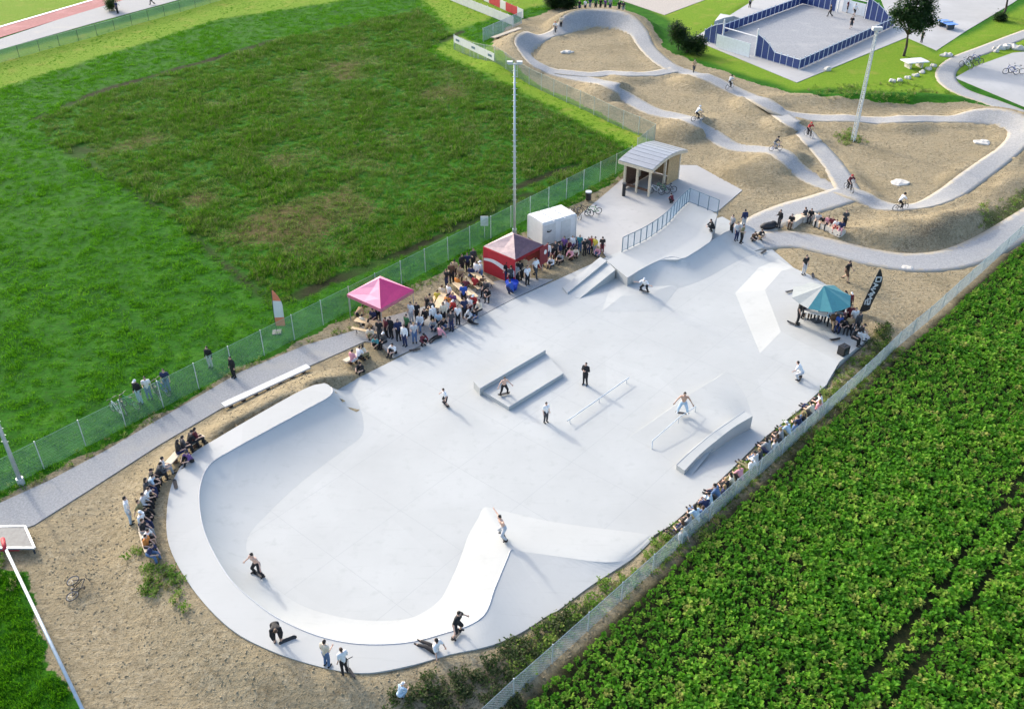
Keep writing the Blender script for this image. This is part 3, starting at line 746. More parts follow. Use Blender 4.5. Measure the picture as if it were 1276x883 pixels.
# ------------------------------------------------------------------ fences
def wire_fence(name, pts, h, label, wire, post_mat, cell=.10, r=.004, step=2.5, category='fence', bars=False, postr=.03, toprail=True, group=None):
    """pts: world ground points; panels of crossing wires between round posts"""
    o = empty(name, pts[0], label, category, group); b = Vector(pts[0])
    post_me = MB().bar((0, 0, -.2), (0, 0, h + .06), postr, 6).mesh('post', M[post_mat])
    for a, c in zip(pts, pts[1:]):
        a, c = Vector(a), Vector(c); L = (c - a).length; n = max(1, round(L / step)); d_ = (c - a) / n
        for i in range(n):
            p = a + d_ * i; q = p + d_
            p.z = gz(p.x, p.y); q.z = gz(q.x, q.y); p.z = max(p.z, 0); q.z = max(q.z, 0)
            po = link('post', post_me, o); po.location = p - b
            m_ = MB(); u = q - p; wd = math.hypot(u.x, u.y); up = Vector((0, 0, 1)); th = Vector((-u.y, u.x, 0)).normalized() * r
            def wr(s0, z0, s1, z1, rr=r):
                A = p - b + u * s0 + up * z0; B = p - b + u * s1 + up * z1
                e = (B - A).normalized().cross(th.normalized()) * rr; t2 = th.normalized() * rr
                m_.add([A + e, A - e * .5 + t2, A - e * .5 - t2, B + e, B - e * .5 + t2, B - e * .5 - t2], [(0, 1, 4, 3), (1, 2, 5, 4), (2, 0, 3, 5)])
            if bars:
                k = int(wd / cell)
                for j in range(1, k): wr(j / k, .03, j / k, h)
                for zz in np.arange(.04, h, .2): wr(0, zz, 1, zz, r * 1.2)
            else:
                k = int((wd + h) / cell)
                for j in range(k):
                    s = j * cell - h
                    for sg in (0, 1):
                        s0, z0, s1, z1 = s, 0.02, s + h, h
                        if s0 < 0: z0 = -s0 ; s0 = 0
                        if s1 > wd: z1 = h - (s1 - wd); s1 = wd
                        if z1 - z0 < .03: continue
                        if sg: wr(1 - s0 / wd, z0, 1 - s1 / wd, z1)
                        else: wr(s0 / wd, z0, s1 / wd, z1)
            if toprail: m_.bar(p - b + up * h, q - b + up * h, max(.012, r * 2), 5)
            m_.build('mesh_panel', M[wire], o)
        po = link('post', post_me, o); e = Vector(c); e.z = max(gz(e.x, e.y), 0); po.location = e - b
    return o
wire_fence('wire_fence', [W(-60, 644), W(786, 207)], 1.95, 'long green wire mesh fence running beside the gravel path and the big meadow', 'green_wire', 'galv', .11, .0062)
wire_fence('wire_fence', [W(793, 196), W(815, 179), W(566, 62)], 1.9, 'grey green wire mesh fence between the meadow corner and the pump track dirt', 'green_wire_far', 'galv', .13, .008)
wire_fence('wire_fence', [W(602, 52), W(650, 30)], 1.7, 'short pale mesh fence beside the grass strip at the far pump track berm', 'silver_wire', 'galv', .12, .010)
wire_fence('wire_fence', [W(-150, 122), W(330, -14)], 1.5, 'far green mesh fence along the red running track', 'green_wire', 'dark_metal', .15, .012, step=3)
wire_fence('wire_fence', [FENCE_R[0] - fu * 3, FENCE_R[1] + fu * 6], 1.25, 'long silver mesh fence between the skatepark and the leafy crop field', 'silver_wire', 'galv', .12, .0070)
# pipe rail fence bottom left
a, b = W(14, 700), W(112, 905); a.z = b.z = 0
o = empty('pipe_rail_fence', a, 'pale pipe railing with dark mesh below, at the lower left corner of the dirt', 'fence')
m_ = MB(); m_.bar(Vector((0, 0, 1.05)), b - a + Vector((0, 0, 1.05)), .075, 8); m_.build('top_rail', M['galv'], o, smooth=True)
for i in range(5):
    p = (b - a) * (i / 4); MB().bar(p - Vector((0, 0, .2)), p + Vector((0, 0, 1.03)), .035, 6).build('post', M['dark_metal'], o)
    if i < 4:
        q = (b - a) * ((i + 1) / 4); m2 = MB()
        for j in range(1, 34): t = p.lerp(q, j / 34); m2.bar(t + Vector((0, 0, .08)), t + Vector((0, 0, .98)), .009, 4, caps=False)
        for z in (.08, .38, .68, .98): m2.bar(p + Vector((0, 0, z)), q + Vector((0, 0, z)), .01, 4)
        m2.build('mesh_panel', M['dark_metal'], o)
m_ = MB(); m_.bar(Vector((-.35, .55, 1.06)), Vector((.12, -.22, 1.06)), .10, 8); m_.build('red_sleeve', M['red'], o, smooth=True)
# low platform beside it
o = empty('low_platform', W(10, 675), 'flat grey metal platform with pale edges at the left end of the gravel path', 'platform'); b = o.location
ps = [W(x, y, .45) - b for x, y in ((-40, 656), (31, 655), (43, 682), (-22, 682))]
MB().prism([(p.x, p.y) for p in ps], .38, .45).build('platform_top', mat('platform_grey', (.14, .147, .145), .6, .2, 5), o)
m_ = MB()
for i in range(4): m_.beam(Vector((ps[i].x, ps[i].y, .36)), Vector((ps[(i + 1) % 4].x, ps[(i + 1) % 4].y, .36)), .10, .11)
m_.build('edge_trim', M['galv'], o)
MB().beam(Vector((ps[3].x, ps[3].y + .12, .12)), Vector((ps[2].x - .9, ps[2].y + .12, .12)), .06, .16).build('red_bar', M['red'], o)
for p in ps: MB().bar((p.x * .93, p.y * .93, -.05), (p.x * .93, p.y * .93, .37), .05, 6).build('leg', M['dark_metal'], o)

# ------------------------------------------------------------------ masts
def light_pole(base, h, label, r=.11, head=True):
    o = empty('light_pole', base, label, 'light pole')
    MB().bar((0, 0, -.3), (0, 0, h), r, 10, r * .55).build('pole', M['galv'], o, smooth=True)
    MB().bar((0, 0, 0), (0, 0, .45), r * 1.5, 10).build('base_collar', M['galv'], o)
    m_ = MB(); m_.beam((-.5, 0, h - .1), (.5, 0, h - .1), .08, .08); m_.build('crossarm', M['galv'], o)
    for sx in (-.36, .36): 
        m_ = MB(); m_.box((sx, -.12, h + .1), (.42, .34, .16)); m_.build('floodlight', M['offwhite'], o)
    k = MB()
    for i in range(int((h - 3) / .45)): z = 3 + i * .45; k.bar((-.2, 0, z), (.2, 0, z), .016, 4)
    k.build('rung', M['galv'], o)['kind'] = 'stuff'
    return o
light_pole(W(641, 291), 13.9, 'tall slim floodlight pole at the meadow fence behind the white container', .12)
light_pole(W(27, 603), 9.0, 'floodlight pole cut by the left edge of the picture beside the gravel path', .13)
o = empty('lattice_mast', W(1063, 176), 'pale lattice mast standing in a clump of weeds inside the pump track', 'light pole'); h = 10.9
lm = [MB() for _ in range(3)]; br = MB()
cs = [(math.cos(a) * .24, math.sin(a) * .24) for a in (.3, .3 + 2.094, .3 + 4.189)]
for i, (x, y) in enumerate(cs): MB().bar((x, y, -.2), (x * .55, y * .55, h), .045, 6, .035).build('leg', M['galv'], o)
nb = 26
for k in range(nb):
    z0, z1 = h * k / nb, h * (k + 1) / nb; s0, s1 = 1 - .45 * k / nb, 1 - .45 * (k + 1) / nb
    for i in range(3):
        j = (i + 1) % 3
        br.bar((cs[i][0] * s0, cs[i][1] * s0, z0), (cs[j][0] * s1, cs[j][1] * s1, z1), .022, 4); br.bar((cs[i][0] * s1, cs[i][1] * s1, z1), (cs[j][0] * s1, cs[j][1] * s1, z1), .02, 4)
br.build('brace', M['galv'], o)
m_ = MB(); m_.box((0, 0, h + .15), (.9, .5, .3)); m_.build('floodlight', M['offwhite'], o)

# ------------------------------------------------------------------ tents, container, shelter, parasol
def canopy_tent(c, rz, half, hw, hp, label, name='canopy_tent'):
    return empty(name, c, label, 'tent', rz=rz)
def quad_roof(o, half, hw, hp, mats, skip=()):
    # four roof panels, each a part, two rows so the slope bellies a little
    cs = [Vector((-half, -half, hw)), Vector((half, -half, hw)), Vector((half, half, hw)), Vector((-half, half, hw))]; ap = Vector((0, 0, hp))
    for i in range(4):
        a, b_ = cs[i], cs[(i + 1) % 4]; rows = []
        for t in (0, .33, .66, .98):
            z = -.10 * math.sin(t * math.pi)
            r_ = [a.lerp(ap, t), a.lerp(b_, .5).lerp(ap, t) + Vector((0, 0, z)), b_.lerp(ap, t)]; rows.append(r_)
        MB().grid(rows).build('roof_panel', mats[i], o)
        m_ = MB(); m_.add([a, b_, b_ - Vector((0, 0, .24)), a - Vector((0, 0, .24))], [(0, 3, 2, 1), (0, 1, 2, 3)]); m_.build('valance', mats[i] if len(mats) < 5 else mats[4], o)
    for a in cs: MB().bar((a.x * .97, a.y * .97, 0), (a.x * .97, a.y * .97, hw), .03, 6).build('leg', M['metal'], o)
t_ang = math.atan2((W(786, 207) - W(0, 612)).y, (W(786, 207) - W(0, 612)).x)
pc = W(477, 396)
o = empty('canopy_tent', pc, 'pink canopy tent with sunlight painted into three paler roof panels beside the crowd', 'tent', rz=t_ang + .05)
quad_roof(o, 1.62, 2.1, 3.2, [M['pink'], M['pink_pale_sunlit'], M['pink_pale_sunlit'], M['pink_pale_sunlit'], M['pink_pale_sunlit']])  # sunlit panels coloured paler, the one turned from the sun stays pink
rc = W(640, 338)
o = empty('canopy_tent', rc, 'red canopy tent with a mauve roof and a red side wall with white wave', 'tent', rz=t_ang - .02)
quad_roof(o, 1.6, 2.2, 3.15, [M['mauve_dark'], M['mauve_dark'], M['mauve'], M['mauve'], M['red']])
# (side -x faces the camera's left): red wall with a white wave
m_ = MB(); m_.box((-1.62, 0, 1.12), (.05, 3.2, 2.1)); m_.build('side_wall', M['red'], o)
wv = MB(); N_ = 16; rows = [[], []]
for i in range(N_ + 1):
    y = 1.55 - 3.1 * i / N_; s = i / N_; z = 1.15 + .16 * math.sin(s * 5.2); th = .18 + .30 * s
    rows[0].append(Vector((-1.652, y, z + th * .55))); rows[1].append(Vector((-1.652, y, z - th * .55)))
wv.grid(rows); fixn(wv.build('white_wave', M['white'], o))
m_ = MB(); m_.box((1.62, -.3, 1.1), (.05, 2.3, 2.1)); m_.build('side_wall', M['red_dark'], o)
m_ = MB(); m_.box((1.60, -1.62, 1.35), (.95, .05, 1.5)); m_.build('front_panel', M['red_dark'], o)
m_ = MB(); m_.ell((1.75, -1.66, 1.55), (.16, .015, .2), 12, 6); m_.build('white_emblem', M['white'], o)
m_ = MB(); m_.box((0, -1.2, .95), (2.6, .5, .06)); m_.build('counter', M['wood_pale'], o)
m_ = MB(); m_.box((.2, .1, 1.5), (1.1, .7, .08)); m_.build('tan_shelf', M['beer_table'], o)

cc = (W(656, 309) + W(714, 307)) / 2
ca = W(672, 311); cb = W(711, 302); ang = math.atan2(cb.y - ca.y, cb.x - ca.x)
o = empty('white_container', (W(664, 303) + W(711, 300)) / 2 + Vector((0, .6, 0)), 'white box container with a small dark oval emblem between red tent and plaza', 'container', rz=ang + .12)
m_ = MB(); m_.box((0, 0, 1.45), (3.3, 2.1, 2.4)); m_.build('body', M['white'], o)
for k, x in enumerate((-1.13, -.02, 1.09)): MB().box((x, 0, 2.70), (1.02, 2.0, .14)).build('roof_panel', M['white'], o)
for x in (-1.62, 1.62):
    for y in (-1.03, 1.03): MB().box((x, y, 1.32), (.10, .10, 2.62)).build('corner_post', M['offwhite'], o)
MB().box((.62, -1.062, 1.4), (.95, .03, 2.0)).build('door', M['offwhite'], o)
MB().box((-.98, -1.062, 1.4), (1.2, .03, 2.1)).build('side_panel', M['offwhite'], o)
m_ = MB(); m_.ell((-1.02, -1.09, 1.75), (.24, .015, .15), 14, 6); m_.build('emblem', M['black'], o)
m_ = MB(); m_.ell((-1.02, -1.094, 1.81), (.17, .015, .07), 14, 6); m_.build('emblem', M['offwhite'], o)
for x in (-1.2, 1.2): MB().box((x, 0, .12), (.25, 1.9, .24)).build('skid', M['dark_metal'], o)
o.scale = (1, 1, .80)

# wooden shelter
sa, sb = W(792, 238), W(811, 246)     # front left and near corner
s_near, s_left, s_far = W(808, 245), W(785, 231), W(856, 216)
ux = (s_far - s_near); ux.z = 0; Ls = ux.length; rz = math.atan2(ux.y, ux.x)
o = empty('wooden_shelter', s_near, 'open wooden shelter with a curved grey metal roof at the edge of the plaza', 'shelter', rz=rz)
Wd = (s_left - s_near).length; Wd = 2.6; Ls = 5.0
def arch(x): return 2.75 + .45 * math.sin(math.pi * (x + .5) / (Ls + 1.0))
for k in range(9):
    x0 = -.5 + (Ls + 1) * k / 9; x1 = -.5 + (Ls + 1) * (k + 1) / 9 - .015; m_ = MB()
    vs_ = []
    for dz in (0, .06):
        vs_ += [(x0, -.45, arch(x0) + dz), (x1, -.45, arch(x1) + dz), (x1, Wd + .45, arch(x1) + dz), (x0, Wd + .45, arch(x0) + dz)]
    m_.add(vs_, [(3, 2, 1, 0), (4, 5, 6, 7), (0, 1, 5, 4), (1, 2, 6, 5), (2, 3, 7, 6), (3, 0, 4, 7)]); m_.build('roof_sheet', M['roof_metal'], o)
    m_ = MB(); m_.beam((x0, -.45, arch(x0) + .06), (x0, Wd + .45, arch(x0) + .06), .03, .018); m_.build('roof_rib', M['roof_metal'], o)
for yy in (-.47, Wd + .47):
    m_ = MB()
    for k in range(9):
        x0 = -.5 + (Ls + 1) * k / 9; x1 = -.5 + (Ls + 1) * (k + 1) / 9; m_.beam((x0, yy, arch(x0) - .22), (x1, yy, arch(x1) - .22), .06, .24)
    m_.build('fascia', M['wood_pale'], o)
MB().box((-.5, Wd / 2, 2.62), (.06, Wd + .9, .26)).build('fascia', M['wood_pale'], o)
for x, y in ((0, 0), (0, Wd * .5), (0, Wd), (Ls * .5, 0), (Ls * .5, Wd), (Ls, 0), (Ls, Wd)): MB().box((x, y, arch(x) / 2 - .02), (.18, .18, arch(x) - .04)).build('post', M['wood_pale'], o)
for k in range(13):       # boarded right end and back wall
    x = Ls * .60 + k * (Ls * .40) / 13; MB().box((x + .07, -.02, 1.32), (.145, .045, 2.5)).build('board', M['wood'], o)
for k in range(26):
    x = .12 + k * (Ls - .2) / 26; MB().box((x + .05, Wd + .02, 1.32), (.17, .04, 2.5)).build('board', M['wood_dark'], o)
for k in range(13):
    y = .1 + k * (Wd - .1) / 13; MB().box((Ls + .02, y + .05, 1.32), (.04, .17, 2.5)).build('board', M['wood'], o)
MB().box((.05, Wd / 2, .5), (.06, Wd - .1, .22)).build('low_rail', M['wood_dark'], o)
MB().box((Ls / 2, Wd - .35, .45), (Ls - 1.0, .4, .06)).build('bench_seat', M['wood_dark'], o)

# parasol on the platform
pz = .42
pb = W(1017, 400, pz)
o = empty('parasol', pb, 'large round parasol with green and grey panels over the judges table', 'parasol')
MB().bar((0, 0, 0), (0, 0, 2.75), .035, 8).build('pole', M['metal'], o)
MB().bar((0, 0, 0), (0, 0, .09), .34, 14).build('base', M['dark_metal'], o)
for i in range(8):
    a0, a1 = 2 * math.pi * (i + .1) / 8, 2 * math.pi * (i + 1.1) / 8; am = (a0 + a1) / 2
    rr = 2.05; P0 = Vector((rr * math.cos(a0), rr * math.sin(a0), 1.95)); P1 = Vector((rr * math.cos(a1), rr * math.sin(a1), 1.95)); ap = Vector((0, 0, 2.8))
    rows = []
    for t in (0, .5, 1):
        A = ap.lerp(P0, max(t, .015)); B = ap.lerp(P1, max(t, .015)); mdl = A.lerp(B, .5) - Vector((0, 0, .07 * t)); rows.append([A, mdl, B])
    MB().grid(rows).build('canopy_panel', M['teal'] if i in (0, 5, 6, 7) else M['grey_cloth'], o)
    MB().bar(ap - Vector((0, 0, .05)), P0 - Vector((0, 0, .03)), .012, 4).build('rib', M['metal'], o)

# ------------------------------------------------------------------ feather flags
def feather_flag(base, h, wd, label, bands, lean=(0, 0), letters=False, face=0):
    o = empty('feather_flag', base, label, 'flag', rz=face)
    LX = lean[0]
    def edge(t): return (LX * t * h + .28 * wd * t * t, h * t)
    MB().tube([Vector((edge(t)[0], 0, edge(t)[1])) for t in np.linspace(0, 1, 10)], .018, 5).build('pole', M['dark_metal'], o)
    MB().box((0, 0, .03), (.6, .6, .05)).build('base_plate', M['dark_metal'], o)
    t0 = .16; n_ = 24
    for (a, c, m_) in bands:
        mm = MB(); rows = [[], []]
        for i in range(n_ + 1):
            t = a + (c - a) * i / n_; x, z = edge(t); s = (t - t0) / (1 - t0)
            ww = wd * (min(1, s / .04 + .75)) * (1 - max(0, (s - .55) / .45) ** 2 * .92)
            yy = .05 * math.sin(s * 7)
            rows[0].append(Vector((x + .02, 0, z))); rows[1].append(Vector((x + .02 + ww, yy, z - .10 * ww)))
        mm.grid(rows); mm.build('flag_cloth', m_, o)
    if letters:
        # five bold white letter shapes, running up the flag, too small in the photo to read
        strokes = [[(0, 0, 1, 0), (1, 0, 1, .5), (1, .5, 0, .5), (0, .5, 0, 1), (0, 1, 1, 1)], [(0, 0, 0, 1), (0, 1, .5, .4), (.5, .4, 1, 1), (1, 1, 1, 0)],
                   [(0, 0, 0, 1), (0, 1, 1, 0), (1, 0, 1, 1)], [(0, 0, .5, 1), (.5, 1, 1, 0), (.25, .4, .75, .4)], [(0, 0, 0, 1), (0, 1, 1, 1), (1, 1, 1, 0), (1, 0, 0, 0)]]
        for k, st in enumerate(strokes):
            tc = .30 + k * .115; x, z = edge(tc); m_ = MB()
            for (x0, y0, x1, y1) in st:
                for sy in (-.035, .035):
                    A = Vector((x + .14 + y0 * .34 * 1.0, sy + .02, z - .02 + x0 * .0 + (x0) * .34)); B = Vector((x + .14 + y1 * .34, sy + .02, z - .02 + x1 * .34))
                    m_.bar(A, B, .05, 4)
            m_.build('letter', M['white'], o)
    return o
feather_flag(W(345, 414), 3.3, .62, 'white and orange red feather flag at the meadow fence', [(.16, .36, M['orange_white']), (.36, .76, M['white']), (.76, 1, M['orange_white'])], (-.02, 0), face=.15)
feather_flag(G(1067, 397), 3.9, .68, 'tall black feather flag with white lettering beside the parasol', [(.12, 1, M['black'])], (.16, 0), letters=True, face=.1)

# ------------------------------------------------------------------ railing of the start deck
pts = [p.copy() for p in aw[4:]] + [bw[-1].copy()]
o = empty('deck_railing', pts[0], 'blue grey metal railing with thin bars around the back of the start deck', 'railing'); b = o.location.copy()
for i, (p, q) in enumerate(zip(pts, pts[1:])):
    p, q = p - b, q - b; H = 1.25; up = Vector((0, 0, 1)); L = (q - p).length; nseg = max(1, round(L / 1.3)) if i < len(pts) - 2 else 3
    for s in range(nseg):
        a, c = p.lerp(q, s / nseg), p.lerp(q, (s + 1) / nseg)
        MB().bar(a - up * .1, a + up * H, .035, 6).build('post', M['steel_blue'], o)
        MB().bar(a + up * H, c + up * H, .03, 6).build('rail', M['steel_blue'], o); MB().bar(a + up * .10, c + up * .10, .02, 5).build('rail', M['steel_blue'], o)
        m_ = MB(); nb_ = max(3, int((c - a).length / .085))
        for j in range(1, nb_): t = a.lerp(c, j / nb_); m_.bar(t + up * .1, t + up * H, .016, 4, caps=False)
        m_.build('bar_infill', M['infill_blue'], o)
MB().bar(pts[-1] - b - Vector((0, 0, .1)), pts[-1] - b + Vector((0, 0, 1.25)), .035, 6).build('post', M['steel_blue'], o)

# ------------------------------------------------------------------ benches, tables, logs
def beer_set(c, rz, lab_t, lab_b, L=2.2):
    t = empty('beer_table', c, lab_t, 'table', 'folding beer tables in the crowd', rz)
    for k in range(3): MB().box((0, (k - 1) * .172, .76), (L, .165, .03)).build('plank', M['beer_table'], t)
    for x in (-.75, .75):
        m_ = MB(); m_.bar((x, -.22, 0), (x, .22, .74), .02, 5); m_.bar((x, .22, 0), (x, -.22, .74), .02, 5); m_.build('leg', M['dark_metal'], t)
    for sy, lb in zip((-.62, .62), lab_b):
        bb = empty('beer_bench', Vector(c) + Vector((-math.sin(rz) * sy, math.cos(rz) * sy, 0)), lb, 'bench', 'folding beer benches in the crowd', rz)
        MB().box((0, 0, .46), (L, .26, .035)).build('seat', M['beer_table'], bb)
        for x in (-.75, .75):
            m_ = MB(); m_.bar((x, -.10, 0), (x, .10, .45), .018, 5); m_.bar((x, .10, 0), (x, -.10, .45), .018, 5); m_.build('leg', M['dark_metal'], bb)
    return t
TB = [((576, 371), 'near the blue shirt'), ((597, 356), 'nearest the red tent'), ((549, 385), 'amid the crowd'), ((462, 413), 'under the pink tent')]
tang = [math.atan2((W(590, 383) - W(563, 358)).y, (W(590, 383) - W(563, 358)).x), math.atan2((W(607, 366) - W(585, 348)).y, (W(607, 366) - W(585, 348)).x), t_ang + .5, t_ang - 1.2]
for (p, wh), an in zip(TB, tang):
    beer_set(W(*p, .02), an, 'tan folding beer table %s' % wh, ('tan beer bench on the park side of the table %s' % wh, 'tan beer bench on the fence side of the table %s' % wh))
def plank_bench(a, c, h, wd, label, name='bench', m='offwhite', th=.12, legs=4):
    a, c = Vector(a), Vector(c); o = empty(name, a, label, 'bench'); v = c - a
    MB().beam(Vector((0, 0, h - th)), v + Vector((0, 0, h - th)), wd, th).build('seat', M[m], o)
    for i in range(legs):
        p = v * ((i + .5) / legs); MB().beam(p - v.normalized() * .1 + Vector((0, 0, -.1)), p + v.normalized() * .1 + Vector((0, 0, -.1)), wd * .7, h - th + .1).build('leg', M['wood_dark'], o)
    return o
plank_bench(W(279, 510, .02), W(385, 461, .02), .36, .5, 'very long white bench on the brown strip beside the gravel path', legs=7)
for lab, pts_ in (('curved pale wooden bench behind the bowl, filled with seated spectators', [(254, 549), (228, 566), (206, 590), (190, 612), (180, 640), (180, 668), (188, 694)]),):
    w_ = [G(*p) for p in pts_]; o = empty('curved_bench', w_[0], lab, 'bench')
    for p, q in zip(w_, w_[1:]):
        p, q = p - w_[0], q - w_[0]
        MB().beam(p + Vector((0, 0, .37)), q + Vector((0, 0, .37)), .42, .07).build('plank', M['wood_pale'], o)
        MB().beam(p.lerp(q, .4) + Vector((0, 0, -.2)), p.lerp(q, .5) + Vector((0, 0, -.2)), .3, .56).build('leg', M['wood_dark'], o)
plank_bench(G(430, 456), G(456, 443), .42, .4, 'short pale bench near the paved strip left of the pink tent', m='wood_pale', legs=2)
for k, (a_, c_, lab) in enumerate((((984, 284), (996, 275), 'pale stone block bench at the left end of the row by the dirt mound'), ((997, 276), (1014, 272), 'pale stone block bench behind the first block by the dirt mound'), ((1016, 280), (1050, 291), 'low pale bench full of seated people at the foot of the dirt mound'))):
    a, c = G(*a_), G(*c_); o = empty('stone_bench', a, lab, 'bench'); v = c - a
    m_ = MB(); m_.beam(Vector((0, 0, 0)), v, .7, .48); m_.build('block', M['stone'], o)
    m_ = MB(); m_.beam(Vector((0, 0, .483)), v + Vector((0, 0, .483)), .6, .05); m_.build('seat', M['wood_pale'], o)

# ------------------------------------------------------------------ far banners and signs
def board_fence(name, a, c, h0, h1, mats, label, n, posts=True, marks=None):
    a, c = Vector(a), Vector(c); o = empty(name, a, label, 'banner'); v = (c - a) / n; u = v.normalized(); nn = Vector((u.y, -u.x, 0))
    for i in range(n):
        p = v * i; m_ = MB(); m_.beam(p + Vector((0, 0, h0)) + u * .02, p + v - u * .02 + Vector((0, 0, h0)), .05, h1 - h0); m_.build('panel', mats[i % len(mats)], o)
        MB().bar(p + nn * -.06 - Vector((0, 0, .2)), p + nn * -.06 + Vector((0, 0, h1 + .1)), .04, 6).build('post', M['galv'], o)
        if marks and i % marks == 0:
            mm = MB(); q = p + v * .5 + nn * .03 + Vector((0, 0, (h0 + h1) / 2))
            mm.box((0, 0, 0), (.9, .02, .28), mat=Matrix.Translation(q) @ Matrix.Rotation(math.atan2(u.y, u.x), 4, 'Z')); mm.build('mark', M['steel_blue'], o)
    return o
board_fence('banner', W(566, 62), W(616, 86), .95, 1.85, [M['white']], 'white banner with small dark marks on the corner of the meadow fence', 5, marks=2)
board_fence('banner', W(548, -4), W(640, 33), .1, 1.3, [M['offwhite']], 'long white barrier boards beyond the meadow corner', 12)
board_fence('banner', W(590, -4), W(652, 24), .1, 1.3, [M['red'], M['red'], M['offwhite']], 'red and white boards behind the long white barrier', 9)
plank_bench(G(614, 50), G(648, 38), .35, .7, 'pale plank lying on the dirt rim near the far white barrier', name='plank', m='wood_pale', legs=3)
a = W(604, 296); o = empty('notice_sign', a, 'small white notice fixed to the green fence left of the red tent', 'sign')
MB().bar((0, 0, 0), (0, 0, 1.9), .03, 6).build('post', M['galv'], o); MB().box((0, -.05, 1.5), (.62, .03, .85)).build('board', M['white'], o)

# black things around the plaza
o = empty('bollard', W(777, 244), 'black upright bollard on the plaza left of the shelter', 'bollard'); MB().bar((0, 0, 0), (0, 0, 1.15), .16, 10).build('post', M['black'], o); MB().bar((0, 0, 1.15), (0, 0, 1.22), .19, 10).build('cap', M['dark_metal'], o)
o = empty('waste_bin', W(733, 250), 'small dark waste bin at the back edge of the plaza', 'bin'); MB().bar((0, 0, .1), (0, 0, .8), .24, 12, .27).build('drum', M['black'], o); MB().bar((0, 0, .8), (0, 0, .88), .29, 12).build('lid', M['offwhite'], o); MB().bar((0, 0, 0), (0, 0, .1), .05, 6).build('post', M['dark_metal'], o)
o = empty('loudspeaker', W(1050, 441, .42), 'black loudspeaker box at the front edge of the judges platform', 'loudspeaker', rz=.6); MB().box((0, 0, .33), (.6, .5, .62)).build('cabinet', M['black'], o); MB().bar((0, -.252, .25), (0, -.27, .25), .18, 12).build('cone', M['dark_metal'], o); MB().box((0, 0, .66), (.2, .05, .04)).build('handle', M['dark_metal'], o)
o = empty('folding_table', W(1014, 400, .42), 'white folding table under the edge of the green parasol', 'table', rz=-.35); MB().box((0, 0, .74), (1.5, .7, .04)).build('tabletop', M['white'], o)
for x in (-.62, .62):
    for y in (-.28, .28): MB().bar((x, y, 0), (x, y, .72), .02, 5).build('leg', M['metal'], o)
o = empty('equipment_bag', G(957, 285), 'big black equipment bag lying on the walkway above the start deck', 'bag', rz=.2); m_ = MB(); m_.ell((0, 0, .26), (.75, .4, .3), 14, 8); m_.ell((.45, .1, .34), (.35, .3, .28), 10, 6); m_.build('bag_body', M['black'], o, smooth=True); m_ = MB(); m_.tube([Vector((-.4, -.1, .5)), Vector((-.15, -.1, .66)), Vector((.15, -.1, .66)), Vector((.4, -.1, .5))], .025, 5); m_.build('strap', M['dark_metal'], o)
o = empty('cooler_box', W(638, 360), 'bright blue tub in front of the red tent', 'tub', rz=.4); m_ = MB(); m_.bar((0, 0, 0), (0, 0, .55), .36, 14, .46); m_.build('tub_body', M['blue'], o, smooth=True); m_ = MB(); m_.bar((0, 0, .55), (0, 0, .6), .5, 14); m_.build('rim', M['blue'], o)
# white stones on the pump track dirt
def rock(px, py, rx, ry, rz_, label, h=None):
    p = G(px, py); o = MB(); nu, nv = 12, 7
    o.ell((0, 0, h * .3), (rx, ry, h), nu, nv); o.v = [tuple(Vector(v) * (1 + .25 * (math.sin(v[0] * 9 + px) * math.cos(v[1] * 7 + py)) )) for v in o.v]
    k = o.build('stone', M['stone']); k.location = p; k.rotation_euler = (0, 0, rz_); return tag(k, label, 'stone')
rock(1224, 178, .9, .7, .3, 'large flat pale stone on the dirt by the right pump track bend', .14)
rock(1121, 228, .9, .75, .1, 'flat pale stone on the dirt near the rider in white', .14)
rock(1131, 334, .5, .35, 0, 'small flat pale stone beside the curved path below the dark mound', .10)
rock(706, 66, .9, .5, .2, 'pair of pale stones inside the far berm loop', .22)
for k, (x, y) in enumerate(((1112, 102), (1121, 101), (1131, 98), (1141, 95), (1149, 91), (1157, 87), (1163, 83))): rock(x, y, .45, .35, k, 'pale boulder in the grass row, number %s from the left' % ('first second third fourth fifth sixth seventh'.split()[k]), .25)
rock(1180, 70, .9, .6, .4, 'pale boulder at the inside of the bent path', .3)
for k, (x, y) in enumerate(((1246, 62), (1254, 60), (1262, 60), (1270, 62))): rock(x, y, .9, .5, k, 'pale boulder in the arc above the grey yard, %s from the left' % ('first second third fourth'.split()[k]), .4)
rock(1031, 88, .5, .4, 0, 'small white block on the lawn below the football court', .35)
rock(1241, 63 + 2, .4, .3, 0, 'small pale stone left of the boulder arc', .3)

